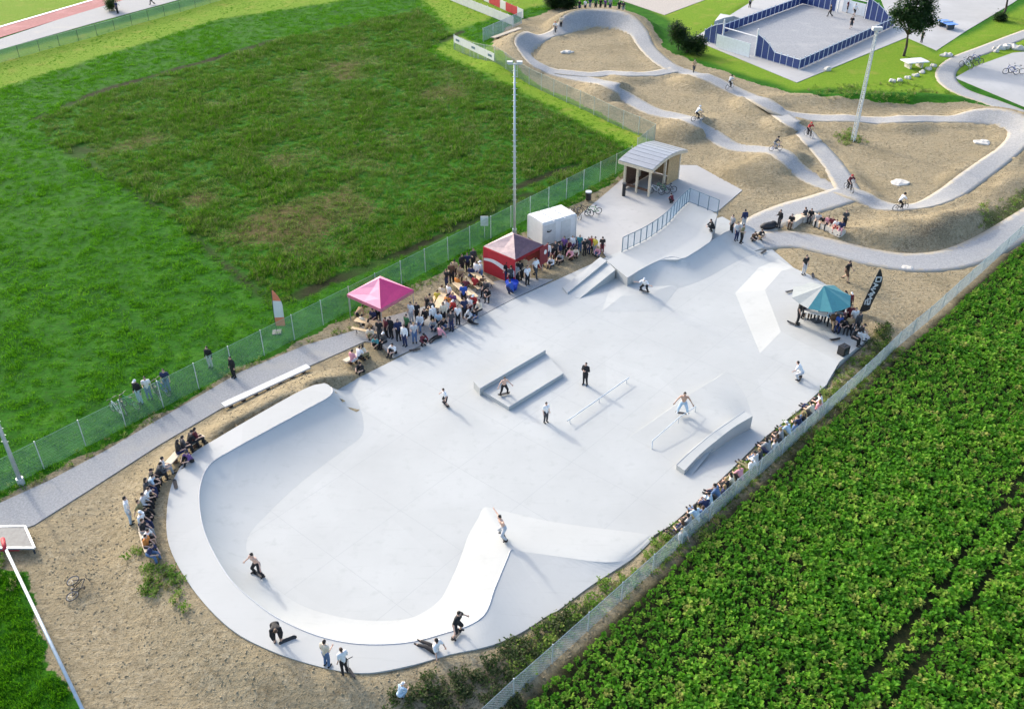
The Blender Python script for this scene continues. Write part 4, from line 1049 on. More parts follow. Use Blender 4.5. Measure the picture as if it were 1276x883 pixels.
# ------------------------------------------------------------------ football court
Lc, Nc, Rc = W(877, 51, .02), W(995, 87, .02), W(1113, 33, .02); Fc = Lc + Rc - Nc
o = empty('football_court', Nc, 'small fenced football court with dark blue boards and white dotted lines', 'sports court'); b = Nc
MB().prism([(p.x - b.x, p.y - b.y) for p in (Lc, Nc, Rc, Fc)], -.1, .02).build('court_floor', M['court'], o)
def boards(P, Q_, hfun, n, goal=None):
    P, Q_ = P - b, Q_ - b
    for i in range(n):
        s0, s1 = i / n, (i + 1) / n
        if goal and goal[0] < (s0 + s1) / 2 < goal[1]: continue
        a, c = P.lerp(Q_, s0 + .002), P.lerp(Q_, s1 - .002); h0, h1 = hfun(s0), hfun(s1)
        nn = Vector((-(c - a).y, (c - a).x, 0)).normalized() * .04; z = Vector((0, 0, 1))
        m_ = MB(); vs_ = [a - nn, c - nn, c + nn, a + nn]; vs_ += [a - nn + z * h0, c - nn + z * h1, c + nn + z * h1, a + nn + z * h0]
        m_.add([v + z * .1 for v in vs_], [(0, 1, 5, 4), (1, 2, 6, 5), (2, 3, 7, 6), (3, 0, 4, 7), (4, 5, 6, 7), (3, 2, 1, 0)]); m_.build('board', M['blue_board'], o)
        MB().bar(a, a + z * (h0 + .35), .055, 5).build('post', M['steel_pale'], o)
        m2 = MB(); m2.bar(a + z * (h0 + .15), c + z * (h1 + .15), .04, 5); m2.build('top_rail', M['steel_pale'], o)
arch_h = lambda s: 1.05 + 2.0 * max(0, 1 - ((s - .37) / .38) ** 2) ** .8
flat_h = lambda s: 1.05
boards(Lc, Nc, arch_h, 16, (.2, .56)); boards(Nc, Rc, flat_h, 22); boards(Lc, Fc, flat_h, 22); boards(Rc, Fc, lambda s: 1.05 + 2.0 * max(0, 1 - ((s - .45) / .38) ** 2) ** .8, 16, (.3, .6))
for P, Q_, g0, g1 in ((Lc, Nc, .2, .56), (Rc, Fc, .3, .6)):
    P, Q_ = P - b, Q_ - b; a, c = P.lerp(Q_, g0), P.lerp(Q_, g1); z = Vector((0, 0, 1)); bk2 = (Q_ - P).normalized(); outw = Vector((bk2.y, -bk2.x, 0)) * (1.0 if P == Lc - b else 1.0)
    m_ = MB(); m_.bar(a, a + z * 3.4, .09, 6); m_.bar(c, c + z * 3.4, .09, 6); m_.bar(a + z * 2.4, c + z * 2.4, .08, 6); m_.build('goal_frame', M['white'], o)
    m_ = MB(); m_.beam(a + outw * 1.1 + z * .05, c + outw * 1.1 + z * .05, .05, 1.7); m_.build('goal_back', M['steel_pale'], o)
for (p, q) in (((941, 21), (1046, 53)), ((955, 41), (990, 55)), ((941, 21), (925, 27)), ((1046, 53), (1065, 44))):
    P, Q_ = W(*p, .03) - b, W(*q, .03) - b; n_ = int((Q_ - P).length / .8)
    for i in range(n_): MB().beam(P.lerp(Q_, (i + .15) / n_) + Vector((0, 0, -.006)), P.lerp(Q_, (i + .7) / n_) + Vector((0, 0, -.006)), .22, .008).build('court_line', M['white'], o)

# far tables
o = empty('picnic_table', W(1138, 84), 'square white topped table on the lawn below the tree', 'table', rz=.25); MB().box((0, 0, .8), (2.9, 1.8, .12)).build('tabletop', M['white'], o)
for x in (-.8, .8): MB().box((x, 0, .37), (.2, 1.2, .74)).build('leg', M['stone'], o)
o = empty('table_tennis_table', W(1179, 35), 'blue table tennis table on the paved square beyond the tree', 'table', rz=.2); MB().box((0, -.7, .76), (1.55, 1.38, .06)).build('tabletop', mat('tt_blue', (.10, .25, .62), .4, .1, 4), o); MB().box((0, .7, .76), (1.55, 1.38, .06)).build('tabletop', M['tt_blue'], o); MB().box((0, 0, .87), (1.7, .03, .16)).build('net', M['white'], o)
for y in (-.9, .9): MB().box((0, y, .36), (1.1, .15, .72)).build('leg', M['dark_metal'], o)

# ------------------------------------------------------------------ people
SK = [(.62, .40, .30), (.50, .31, .22), (.30, .17, .11)]
for i, c in enumerate(SK): mat('skin%d' % i, c, .6, .08, 12)
CLOTH = dict(black=(.014, .014, .016), white=(.78, .78, .77), grey=(.28, .29, .30), navy=(.018, .028, .085), blue=(.03, .09, .38), red=(.42, .03, .03), maroon=(.13, .02, .03),
             tan=(.50, .35, .20), khaki=(.22, .20, .10), green=(.05, .16, .06), yellow=(.60, .48, .06), orange=(.62, .22, .04), pink=(.66, .30, .34), denim=(.09, .16, .30), pale=(.42, .55, .66),
             charcoal=(.05, .052, .058), purple=(.14, .07, .22), brown=(.12, .065, .035), cream=(.66, .58, .45), lightgrey=(.50, .51, .52), teal=(.05, .24, .26))
NAMES = dict(lightgrey='light grey', pale='pale blue', denim='blue denim')
for k_, c in CLOTH.items(): mat('cloth_' + k_, c, .85, .15, 9)
for k_, c in dict(dark=(.02, .014, .010), brown=(.07, .035, .016), blond=(.36, .24, .10)).items(): mat('hair_' + k_, c, .6, .25, 20)
mat('eye', (.03, .02, .02), .3, 0); mat('lip', (.42, .16, .14), .5, 0)

def capsule(m, p, q, r1, r2, n=10):
    p, q = Vector(p), Vector(q); t = q - p
    t = t.normalized() if t.length > 1e-6 else Vector((0, 0, 1)); a = t.orthogonal().normalized(); b_ = t.cross(a); rows = []
    for c, r, sgn in ((p, r1, -1), (q, r2, 1)):
        for k in ((75, 40, 0) if sgn < 0 else (0, 40, 75)):
            k = R(k); cc = c + t * sgn * r * math.sin(k); rr = r * math.cos(k)
            rows.append([cc + (a * math.cos(2 * math.pi * i / n) + b_ * math.sin(2 * math.pi * i / n)) * rr for i in range(n)])
    vs_ = [v for r_ in rows for v in r_]; k_ = len(rows)
    fs_ = [(j * n + i, j * n + (i + 1) % n, (j + 1) * n + (i + 1) % n, (j + 1) * n + i) for j in range(k_ - 1) for i in range(n)]
    fs_ += [tuple(range(n - 1, -1, -1)), tuple(range((k_ - 1) * n, k_ * n))]
    m.add(vs_, fs_)
def V(*a): return Vector(a)
def mir(v): return Vector((-v.x, v.y, v.z))
def pose(P0, lean, el, wr, kn, an, elR=None, wrR=None, knR=None, anR=None, head=0.5, toe=(0, 1, 0), side=0.0, wabs=False):
    """joints of a 1.75 m figure facing +y; right-hand values mirror the left ones unless given"""
    P0 = V(*P0); Rm = Matrix.Rotation(side, 3, 'Y') @ Matrix.Rotation(-lean, 3, 'X')
    J = dict(P=P0, S=P0 + Rm @ V(0, 0, .24), C=P0 + Rm @ V(0, .01, .44), N=P0 + Rm @ V(0, .0, .56))
    Rh = Matrix.Rotation(side * .5, 3, 'Y') @ Matrix.Rotation(-lean * head, 3, 'X')
    J['H'] = J['N'] + Rh @ V(0, .025, .15); J['Rh'] = Rh
    el, wr, kn, an = V(*el), V(*wr), V(*kn), V(*an)
    elR = mir(el) if elR is None else V(*elR); wrR = mir(wr) if wrR is None else V(*wrR); knR = mir(kn) if knR is None else V(*knR); anR = mir(an) if anR is None else V(*anR)
    for s, e, w_, k, a in ((1, el, wr, kn, an), (-1, elR, wrR, knR, anR)):
        t = 'L' if s > 0 else 'R'
        J['s' + t] = P0 + Rm @ V(.185 * s, 0, .49); J['h' + t] = P0 + Rm @ V(.095 * s, 0, -.02)
        J['e' + t] = J['s' + t] + e; J['w' + t] = w_ if wabs else J['s' + t] + w_; J['k' + t] = k; J['a' + t] = a
    J['toe'] = V(*toe)
    return J
POSES = dict(
    stand=pose((0, 0, .94), .02, (.05, -.03, -.28), (.06, .06, -.52), (.10, .03, .50), (.11, -.02, .08)),
    crossed=pose((0, 0, .94), -.03, (.07, .03, -.27), (-.10, .20, -.22), (.10, .02, .50), (.13, -.02, .08)),
    talk=pose((0, 0, .94), .05, (.06, -.02, -.28), (.02, .24, -.24), (.10, .04, .50), (.12, -.02, .08), elR=(-.05, -.04, -.28), wrR=(-.07, .04, -.52)),
    raise_arm=pose((0, 0, .94), .0, (.14, .04, .20), (.10, .10, .44), (.10, .03, .50), (.11, -.02, .08), elR=(-.05, -.03, -.28), wrR=(-.06, .06, -.52)),
    walk=pose((0, 0, .92), .08, (.05, -.12, -.25), (.06, -.10, -.50), (.10, .22, .53), (.10, .28, .10), elR=(-.05, .10, -.26), wrR=(-.05, .26, -.42), knR=(-.10, .02, .48), anR=(-.10, -.34, .16)),
    skate=pose((0, 0, .84), .28, (.15, -.02, -.22), (.28, .10, -.38), (.22, .14, .52), (.26, .0, .19), head=.2, toe=(.3, .95, 0)),
    tuck=pose((0, -.08, .62), .62, (.20, .08, -.16), (.40, .16, -.14), (.25, .22, .46), (.27, .0, .19), head=.25, toe=(.3, .95, 0)),
    fly=pose((0, 0, .80), .30, (.28, .0, .02), (.54, .06, .08), (.24, .20, .50), (.28, -.02, .19), elR=(-.24, .02, .16), wrR=(-.40, .06, .36), head=.2, toe=(.3, .95, 0), side=.12),
    bend=pose((0, -.12, .86), 1.15, (.04, .02, -.29), (-.02, .08, -.54), (.11, .06, .47), (.13, -.02, .08), head=.7),
    sit=pose((0, -.05, .52), .15, (.06, .02, -.28), (-.02, .24, -.36), (.12, .38, .50), (.12, .42, .08)),
    sit_lean=pose((0, -.05, .52), .50, (.08, .10, -.25), (-.05, .30, -.30), (.15, .38, .50), (.16, .42, .08), head=.4),
    sit_back=pose((0, -.05, .52), -.20, (.10, -.14, -.25), (.14, -.20, -.46), (.12, .38, .50), (.14, .52, .08)),
    ground=pose((0, 0, .13), .30, (.10, .18, -.20), (-.04, .36, -.24), (.14, .34, .46), (.13, .56, .07)),
    legs_out=pose((0, 0, .13), -.15, (.10, -.14, -.25), (.14, -.20, -.46), (.10, .45, .18), (.12, .88, .08)),
    crouch=pose((0, -.12, .36), .45, (.08, .16, -.22), (-.02, .34, -.30), (.16, .26, .46), (.13, .02, .08)),
    ride=pose((0, -.22, .98), .62, (.14, .16, -.20), (.27, .42, 1.02), (.11, .10, .66), (.12, -.02, .40), anR=(-.12, .14, .24), knR=(-.11, .22, .60), wabs=True, head=.25),
)
class Tmp: pass
_jobs = []
def remesh_job(m, vox):
    me_ = m.mesh('tmp', []); o_ = bpy.data.objects.new('tmp', me_); COL.objects.link(o_)
    md = o_.modifiers.new('r', 'REMESH'); md.mode = 'VOXEL'; md.voxel_size = vox; md.adaptivity = 0
    s_ = o_.modifiers.new('s', 'SMOOTH'); s_.factor = .5; s_.iterations = 2
    dc = o_.modifiers.new('d', 'DECIMATE'); dc.ratio = .45
    _jobs.append(o_); return o_
def body_mb(J):
    m = MB(); c = lambda a, b_, r1, r2: capsule(m, a, b_, r1, r2)
    c(J['hL'].lerp(J['hR'], .15), J['hL'].lerp(J['hR'], .85), .105, .105); c(J['P'], J['S'], .115, .105); c(J['S'] + V(.04, 0, 0), J['C'] + V(.06, 0, 0), .10, .115); c(J['S'] - V(.04, 0, 0), J['C'] - V(.06, 0, 0), .10, .115)
    c(J['sL'], J['sR'], .065, .065); c(J['C'], J['N'], .09, .06); c(J['N'], J['H'] - J['Rh'] @ V(0, .02, .03), .055, .055)
    for s in 'LR':
        c(J['s' + s], J['e' + s], .055, .042); c(J['e' + s], J['w' + s], .042, .03); c(J['h' + s], J['k' + s], .092, .058); c(J['k' + s], J['a' + s], .06, .038)
        f = (J['w' + s] - J['e' + s]).normalized(); c(J['w' + s], J['w' + s] + f * .075, .032, .034)
        t = J['toe'].copy(); t.x *= (1 if s == 'L' else -1); c(J['a' + s] + V(0, 0, -.03), J['a' + s] + t.normalized() * .14 + V(0, 0, -.045), .042, .034)
    m.ell(J['H'], (.077, .096, .118), 14, 10, M=J['Rh'].to_4x4()); m.ell(J['H'] + J['Rh'] @ V(0, .03, -.065), (.055, .062, .055), 12, 8, M=J['Rh'].to_4x4())
    return m
def shirt_mb(J, sleeve):
    m = MB(); c = lambda a, b_, r1, r2: capsule(m, a, b_, r1, r2)
    dn = (J['P'] - J['S']).normalized() * .07
    c(J['P'] + dn * .3, J['S'], .138, .128); c(J['S'] + V(.05, 0, 0), J['C'] + V(.07, 0, 0), .122, .130); c(J['S'] - V(.05, 0, 0), J['C'] - V(.07, 0, 0), .122, .130)
    c(J['sL'], J['sR'], .082, .082)
    for s in 'LR':
        if sleeve > 1: c(J['s' + s], J['e' + s], .078, .064); c(J['e' + s], J['e' + s].lerp(J['w' + s], .88), .064, .052)
        else: c(J['s' + s], J['s' + s].lerp(J['e' + s], .72), .080, .074)
    if sleeve > 1: c(J['N'] - V(0, 0, .03), J['N'], .075, .07)
    return m
def legs_mb(J, full):
    m = MB(); c = lambda a, b_, r1, r2: capsule(m, a, b_, r1, r2)
    c(J['hL'].lerp(J['hR'], .1), J['hL'].lerp(J['hR'], .9), .125, .125); c(J['P'], J['P'].lerp(J['S'], .35), .128, .122)
    for s in 'LR':
        if full: c(J['h' + s], J['k' + s], .112, .082); c(J['k' + s], J['k' + s].lerp(J['a' + s], .90), .080, .066)
        else: c(J['h' + s], J['h' + s].lerp(J['k' + s], .95), .116, .098)
    return m
PM = {}
for nm, J in POSES.items():
    PM[nm] = dict(body=remesh_job(body_mb(J), .02), tee=remesh_job(shirt_mb(J, 1), .028), long=remesh_job(shirt_mb(J, 2), .028), trousers=remesh_job(legs_mb(J, 1), .028), shorts=remesh_job(legs_mb(J, 0), .028))
dg = bpy.context.evaluated_depsgraph_get(); dg.update()
_done = {o_.name: bpy.data.meshes.new_from_object(o_.evaluated_get(dg)) for o_ in _jobs}
for nm, J in POSES.items():
    for k_ in list(PM[nm]):
        src = _done[PM[nm][k_].name]
        if k_ == 'body':
            m = MB(); m.add([v.co.copy() for v in src.vertices], [tuple(p.vertices) for p in src.polygons], 0)
            H, Rh = J['H'], J['Rh']; pt = lambda x, y, z: H + Rh @ V(x, y, z)
            m.add([pt(-.016, .088, -.035), pt(.016, .088, -.035), pt(0, .122, -.03), pt(0, .092, .02)], [(0, 1, 2), (1, 3, 2), (3, 0, 2)], 0)     # nose
            for s in (-1, 1):
                m.ell(pt(.031 * s, .082, .012), (.013, .013, .009), 6, 4, 1); m.ell(pt(.078 * s, .0, -.01), (.012, .022, .034), 6, 4, 0)
            m.add([pt(-.024, .094, -.068), pt(.024, .094, -.068), pt(.018, .096, -.08), pt(-.018, .096, -.08)], [(0, 3, 2, 1)], 2)
            for s in 'LR':                                                                   # four bent fingers and a thumb on each palm
                f = (J['w' + s] - J['e' + s]).normalized(); sd = f.cross(V(0, 1, .2)).normalized(); up = sd.cross(f).normalized(); sx = 1 if s == 'L' else -1
                base_ = J['w' + s] + f * .085
                for i, ln in enumerate((.068, .078, .073, .056)):
                    a = base_ + sd * (i - 1.5) * .020; m.bar(a - f * .02, a + f * ln * .55, .0095, 5); m.bar(a + f * ln * .55, a + f * ln * .95 - up * .018, .0088, 5)
                a = J['w' + s] + f * .03 - sd * .030; m.bar(a, a + f * .035 - sd * .028, .011, 5); m.bar(a + f * .035 - sd * .028, a + f * .066 - sd * .034, .0095, 5)
            me_ = m.mesh('person_body', [M['skin0'], M['eye'], M['lip']], True)
        else:
            m = MB(); m.add([v.co.copy() for v in src.vertices], [tuple(p.vertices) for p in src.polygons], 0); me_ = m.mesh(k_, [M['cloth_black']], True)
        PM[nm][k_] = me_
    t = J['toe'].copy(); sh = []
    for s in 'LR':
        tt = V(t.x * (1 if s == 'L' else -1), t.y, 0).normalized(); a = J['a' + s] + V(0, 0, -.035); m = MB(); capsule(m, a - tt * .045, a + tt * .16, .05, .043, 8); sh.append(m.mesh('shoe', [M['cloth_black']], True))
    PM[nm]['shoe'] = sh
for o_ in _jobs:
    me_ = o_.data; bpy.data.objects.remove(o_); bpy.data.meshes.remove(me_)
for me_ in _done.values(): bpy.data.meshes.remove(me_)
def hair_mesh(kind):
    m = MB(); n_, rings = 14, 6; vs_ = []; 
    rx, ry, rz = (.086, .105, .128)
    if kind == 'helmet': rx, ry, rz = .11, .135, .15
    if kind == 'cap': rx, ry, rz = .088, .107, .128
    for j in range(rings + 1):
        for i in range(n_):
            a = 2 * math.pi * i / n_; front = max(0, math.sin(a))
            low = {'short': 1.95 - 1.15 * front, 'long': 2.15 - 1.35 * front, 'cap': 1.45, 'helmet': 1.75 - .45 * front}[kind]
            th = max(.02, low * j / rings); vs_.append(V(rx * math.sin(th) * math.cos(a), ry * math.sin(th) * math.sin(a) - .006, rz * math.cos(th)))
            if kind == 'long' and j == rings and front < .2: vs_[-1] += V(0, -.03, -.14)
    fs_ = [(j * n_ + i, (j + 1) * n_ + i, (j + 1) * n_ + (i + 1) % n_, j * n_ + (i + 1) % n_) for j in range(rings) for i in range(n_)]
    m.add(vs_, fs_)
    if kind == 'cap':
        rows = [[V(rx * math.cos(a), ry * math.sin(a) * .98, .02 + .01 * math.sin(a)), V(rx * 1.0 * math.cos(a), ry * math.sin(a) + .085 * math.sin(a), .012)] for a in np.linspace(R(25), R(155), 8)]
        m.grid(rows)
    return m.mesh(kind, [M['hair_dark']], True)
HM = {k_: hair_mesh(k_) for k_ in ('short', 'long', 'cap', 'helmet')}
LABELS = {}
PV = dict(stand='standing', crossed='folding arms', talk='gesturing', raise_arm='waving', walk='walking', skate='riding a skateboard', tuck='crouching low on a skateboard', fly='skating with both arms flung out', bend='bending',
          sit='seated', sit_lean='seated hunched', sit_back='seated reclining', ground='squatting', legs_out='sitting legs outstretched', crouch='crouching', ride='riding a bike')
def slot(o_, m): o_.material_slots[0].link = 'OBJECT'; o_.material_slots[0].material = m
def person(p, pz_='stand', face=0., top='white', low='black', hd='short', hair='dark', skin=0, size=1.0, place='', label=None, group=None, shoe='black', sleeve=1, tilt=None):
    """p: world point under the feet or seat base; face: degrees, 0 looks away from the camera, 180 towards it"""
    d_ = PM[pz_]; o_ = link('person', d_['body']); o_.location = p; o_.rotation_euler = (0, 0, R(face)); o_.scale = (size,) * 3
    if tilt: o_.rotation_euler = (tilt[0], tilt[1], R(face))
    slot(o_, M['skin%d' % skin])
    tn, ln = NAMES.get(top, top), NAMES.get(low, low)
    if top:
        s_ = link('hoodie' if sleeve > 1 else 'shirt', d_['long' if sleeve > 1 else 'tee'], o_); slot(s_, M['cloth_' + top])
    shorts = low.startswith('s:'); lc = low[2:] if shorts else low; ln = NAMES.get(lc, lc)
    s_ = link('shorts' if shorts else 'trousers', d_['shorts' if shorts else 'trousers'], o_); slot(s_, M['cloth_' + lc])
    for k_ in range(2): s_ = link('shoe', d_['shoe'][k_], o_); slot(s_, M['cloth_' + shoe])
    J = POSES[pz_]; hk, hc = (hd.split(':') + [None])[:2]
    s_ = link({'short': 'hair', 'long': 'hair', 'cap': 'cap', 'helmet': 'helmet'}[hk], HM[hk], o_); s_.location = J['H']; s_.rotation_euler = J['Rh'].to_euler()
    slot(s_, M['cloth_' + hc] if hc else M['hair_' + hair])
    if label is None:
        a = PV[pz_]; clothes = ('in %s %s and %s %s' % (tn, 'hoodie' if sleeve > 1 else 'top', ln, 'shorts' if shorts else 'trousers')) if top else 'shirtless in %s %s' % (ln, 'shorts' if shorts else 'trousers')
        if hc: clothes = clothes.replace('in ', 'in %s %s, ' % (NAMES.get(hc, hc), hk), 1)
        label = 'person %s %s %s' % (a, clothes, place)
        if len(label.split()) > 16 and hc: label = 'person %s %s %s' % (a, clothes.replace('%s %s, ' % (NAMES.get(hc, hc), hk), ''), place)
        if len(label.split()) > 16: label = label.replace(' top and ', ' and ').replace(' the ', ' ', 1)
    if label in LABELS: print('DUPLABEL', label)
    if len(label.split()) > 16: print('LONG', len(label.split()), label)
    LABELS[label] = 1
    return tag(o_, label, 'person', group)

# ------------------------------------------------------------------ skateboards and bikes
def make_board():
    o_ = empty('skateboard', (0, 0, 0)); m = MB(); rows = []
    for i in range(9):
        t = i / 8; x = (t - .5) * .8; z = .10 + (.05 * ((abs(x) - .27) / .13) if abs(x) > .27 else 0); ww = .10 * (1 if abs(x) < .3 else math.sqrt(max(.05, 1 - ((abs(x) - .3) / .11) ** 2)))
        rows.append([V(x, -ww, z), V(x, 0, z - .006), V(x, ww, z)])
    m.grid(rows); m.grid([[v - V(0, 0, .013) for v in reversed(r_)] for r_ in rows]); m.build('deck', M['black'], o_)
    for x in (-.21, .21):
        MB().bar((x, -.085, .045), (x, .085, .045), .014, 5).build('truck', M['metal'], o_)
        for y in (-.085, .085): MB().bar((x, y - .017, .03), (x, y + .017, .03), .03, 8).build('wheel', M['offwhite'], o_)
    return o_
BOARD = make_board(); _first = [True]
def board(p, rz=0., label='skateboard', grp=None, roll=0.0):
    if _first[0]: o_ = BOARD; _first[0] = False
    else: o_ = copy_thing(BOARD)
    o_.location = p; o_.rotation_euler = (roll, 0, rz); tag(o_, label, 'skateboard', grp or 'skateboards in the skatepark'); return o_
def make_bike(col, name='bicycle'):
    o_ = empty(name, (0, 0, 0)); m = MB(); r_ = .31; A, B_ = V(0, -.50, r_), V(0, .52, r_); bb = V(0, -.06, .30); st = V(0, -.20, .80); hd_ = V(0, .36, .86)
    for p, q in ((bb, st), (st - V(0, -.02, .08), hd_), (bb, hd_ - V(0, -.03, .10)), (bb, A), (A, st - V(0, 0, .1)), (hd_, B_)): m.bar(p, q, .024, 6)
    m.build('frame', M[col], o_)
    for c in (A, B_):
        w_ = MB(); w_.torus(c, r_ - .022, .024); wo_ = w_.build('wheel', M['rubber'], o_)
        s_ = MB(); s_.torus(c, r_ - .055, .012, 16, 4)
        for k in range(6): a = math.pi * 2 * k / 6; s_.bar(c, c + V(0, math.cos(a), math.sin(a)) * (r_ - .055), .004, 3, caps=False)
        s_.build('rim', M['metal'], wo_)
    MB().tube([V(-.30, .34, 1.02), V(-.12, .38, 1.0), V(0, .39, .93), V(.12, .38, 1.0), V(.30, .34, 1.02)], .016, 5).build('handlebar', M['dark_metal'], o_)
    m = MB(); m.ell((0, -.22, .86), (.07, .13, .035), 8, 5); m.build('saddle', M['black'], o_)
    m = MB(); m.bar(bb - V(.06, 0, 0), bb + V(.06, 0, 0), .05, 8); m.bar(bb + V(.07, 0, 0), bb + V(.08, .10, -.13), .012, 4); m.bar(bb - V(.07, 0, 0), bb + V(-.08, -.10, .13), .012, 4); m.build('crank', M['dark_metal'], o_)
    return o_
mat('bike_green', (.05, .25, .10), .4, .1); mat('bike_white', (.7, .7, .7), .4, .1); mat('bike_red', (.4, .03, .03), .4, .1); mat('bike_black', (.02, .02, .022), .4, .1); mat('bike_blue', (.04, .10, .35), .4, .1)
BK = {}
def bike(p, rz, col, label, group=None, lie=False, size=1.0):
    if col not in BK: o_ = BK[col] = make_bike('bike_' + col)
    else: o_ = copy_thing(BK[col])
    o_.location = p; o_.rotation_euler = (0, R(80) if lie else 0, rz); o_.scale = (size,) * 3
    if lie: o_.location = Vector(p) + V(0, 0, .12)
    return tag(o_, label, 'bicycle', group or 'bikes around the skatepark')

F0 = lambda x, y: W(x, y, .013)
# --- skaters on the floor
def skater(p, bz=None, board_label=None, pose_='skate', bface=None, lift=.0, **k):
    face = k.get('face', 0); q = Vector(p)
    person(q, pose_, **k)
    board(q + V(0, 0, lift), R(face if bface is None else bface), board_label)
skater(F0(556, 505), board_label='skateboard under the rider in white left of the manual pad', face=120, top='white', low='s:black', label='skater in white top and black shorts rolling left of the manual pad', size=.82)
skater(W(628, 492, .28), pose_='skate', board_label='skateboard under the shirtless rider on the manual pad', face=200, top=None, low='black', label='shirtless skater in black trousers riding on the manual pad', size=.9)
person(F0(729, 479), 'crossed', 150, 'black', 'black', sleeve=2, size=.95, label='person all in black standing with folded arms beside the flat rail')
person(F0(680, 526), 'stand', 210, 'white', 'charcoal', size=.86, label='person in white tee and dark trousers standing in front of the manual pad')
skater(W(850, 516, .57), pose_='skate', board_label='skateboard under the shirtless rider at the top of the handrail', face=170, top=None, low='pale', skin=1, label='shirtless skater in pale jeans at the top of the handrail bank', size=1.08, shoe='white')
skater(W(803, 364, .16), pose_='tuck', board_label='skateboard under the crouching rider on the low hump', face=150, top='white', low='black', hd='cap:white', label='crouching skater in white top and black trousers on the low hump', size=1.0)
skater(F0(996, 473), pose_='tuck', board_label='skateboard under the rider in white near the right edge', face=60, top='white', low='lightgrey', label='crouching skater in white near the right edge of the park', size=1.0)
skater(W(628, 671, .40), pose_='fly', board_label='skateboard under the shirtless skater on the hip', face=110, top=None, low='lightgrey', label='shirtless skater in light grey trousers balancing on the hip crest', size=1.02)
skater(F0(323, 717), pose_='skate', board_label='skateboard under the shirtless rider in the bowl end', face=150, top=None, low='black', label='shirtless skater in black trousers riding through the bowl end', size=1.05)
person(W(346, 797, 1.0), 'bend', 200, 'black', 'black', sleeve=2, hair='brown', size=1.03, label='person all in black bending over a board on the bowl lip')
board(W(358, 796, 1.0), .5, 'blue skateboard leaned by the person bending on the bowl lip', roll=1.0)
person(W(408, 829, .97), 'talk', 330, 'cream', 'denim', size=.92, label='person in cream top and blue jeans at the outer edge of the bowl')
person(W(430, 838, .94), 'talk', 40, 'white', 'black', size=.9, hair='brown', label='person in white top holding a scooter at the outer bowl edge')
person(W(543, 812, .82), 'legs_out', 60, 'white', 'black', size=1.0, label='person in white with outstretched black legs sitting on the bowl deck')
skater(W(569, 792, .76), pose_='skate', board_label='skateboard under the rider in black on the bowl deck', face=240, top='black', low='s:black', label='skater in black top and shorts standing on the bowl deck', size=1.06, skin=0)
person(G(500, 868), 'crouch', 320, 'pale', 'pale', hd='cap:white', size=.75, label='small child in white cap crouching on the bare soil below the bowl')
# a kick scooter held at the bowl edge
o = empty('kick_scooter', W(438, 839, .94), 'black kick scooter held by the person in white at the bowl edge', 'scooter', rz=.6)
MB().beam((0, -.30, .09), (0, .25, .09), .12, .03).build('deck', M['black'], o); MB().bar((0, .27, .08), (0, .18, .78), .02, 6).build('stem', M['metal'], o); MB().bar((-.22, .18, .78), (.22, .18, .78), .018, 6).build('handlebar', M['black'], o)
for y in (-.33, .30): m_ = MB(); m_.torus((0, y, .055), .04, .018, 12, 5); m_.build('wheel', M['rubber'], o)

# --- spectators on the curved bench behind the bowl (they look towards the park)
gb = 'people on the curved bench'
S1 = 'on the curved bench'
for (x, y, pz_, f, top, low, hd, sl, lab) in (
    (206, 592, 'sit', -60, 'lightgrey', 'grey', 'short', 1, 'topmost on the curved bench'), (199, 599, 'sit_lean', -65, 'charcoal', 'black', 'short', 2, 'second from top on curved bench'),
    (192, 606, 'sit', -70, 'black', 'black', 'cap:black', 1, 'third on the curved bench'), (189, 613, 'sit_lean', -75, 'pale', 'black', 'short', 1, 'on the upper curved bench'),
    (186, 620, 'sit', -80, 'charcoal', 'navy', 'long', 1, 'on the curved bench'), (184, 628, 'sit_lean', -85, 'white', 'black', 'short', 1, 'mid curved bench'),
    (182, 637, 'sit', -90, 'lightgrey', 'black', 'short', 2, 'mid curved bench'), (181, 645, 'sit_back', -90, 'khaki', 'black', 'short', 1, 'on the curved bench'),
    (180, 653, 'sit_lean', -90, 'black', 'black', 'long', 2, 'on the curved bench'), (180, 661, 'sit', -95, 'white', 'navy', 'cap:white', 1, 'on the curved bench'),
    (182, 670, 'sit', -95, 'black', 'grey', 'short', 1, 'on the lower curved bench'), (184, 679, 'sit_lean', -100, 'white', 's:black', 'short', 1, 'beside the orange shirt'),
    (186, 688, 'sit', -100, 'orange', 'black', 'short', 1, 'near the curved bench end'), (189, 698, 'sit_lean', -105, 'navy', 'denim', 'short', 1, 'lowest on the curved bench')):
    person(G(x, y), pz_, f, top, low, hd, size=rnd.uniform(.92, 1.05), place=lab, sleeve=sl, group=gb, hair=rnd.choice(('dark', 'brown')))
person(G(164, 652), 'stand', -70, 'white', 'pale', size=1.05, sleeve=2, label='person in long white top standing behind the curved bench')
for (x, y, pz_, f, top, low, hd, lab) in ((246, 556, 'sit', -45, 'maroon', 'black', 'short', 'rightmost at the bowl rim'), (238, 560, 'sit_lean', -45, 'black', 'black', 'cap:black', 'beside the upper bowl rim'),
                                      (231, 566, 'sit', -50, 'charcoal', 'black', 'short', 'beside the upper bowl rim'), (239, 575, 'ground', 140, 'purple', 'black', 'short', 'facing the bench by the bowl'), (225, 571, 'sit', -50, 'black', 'navy', 'long', 'leftmost at the upper bowl rim')):
    person(G(x, y), pz_, f, top, low, hd, size=.98, place=lab, group=gb)
for i, (x, y) in enumerate(((222, 625), (219, 605), (221, 650))): board(G(x, y), 1 + i, 'skateboard lying on the dirt before the curved bench, %s' % ('middle one', 'topmost', 'lowest')[i])
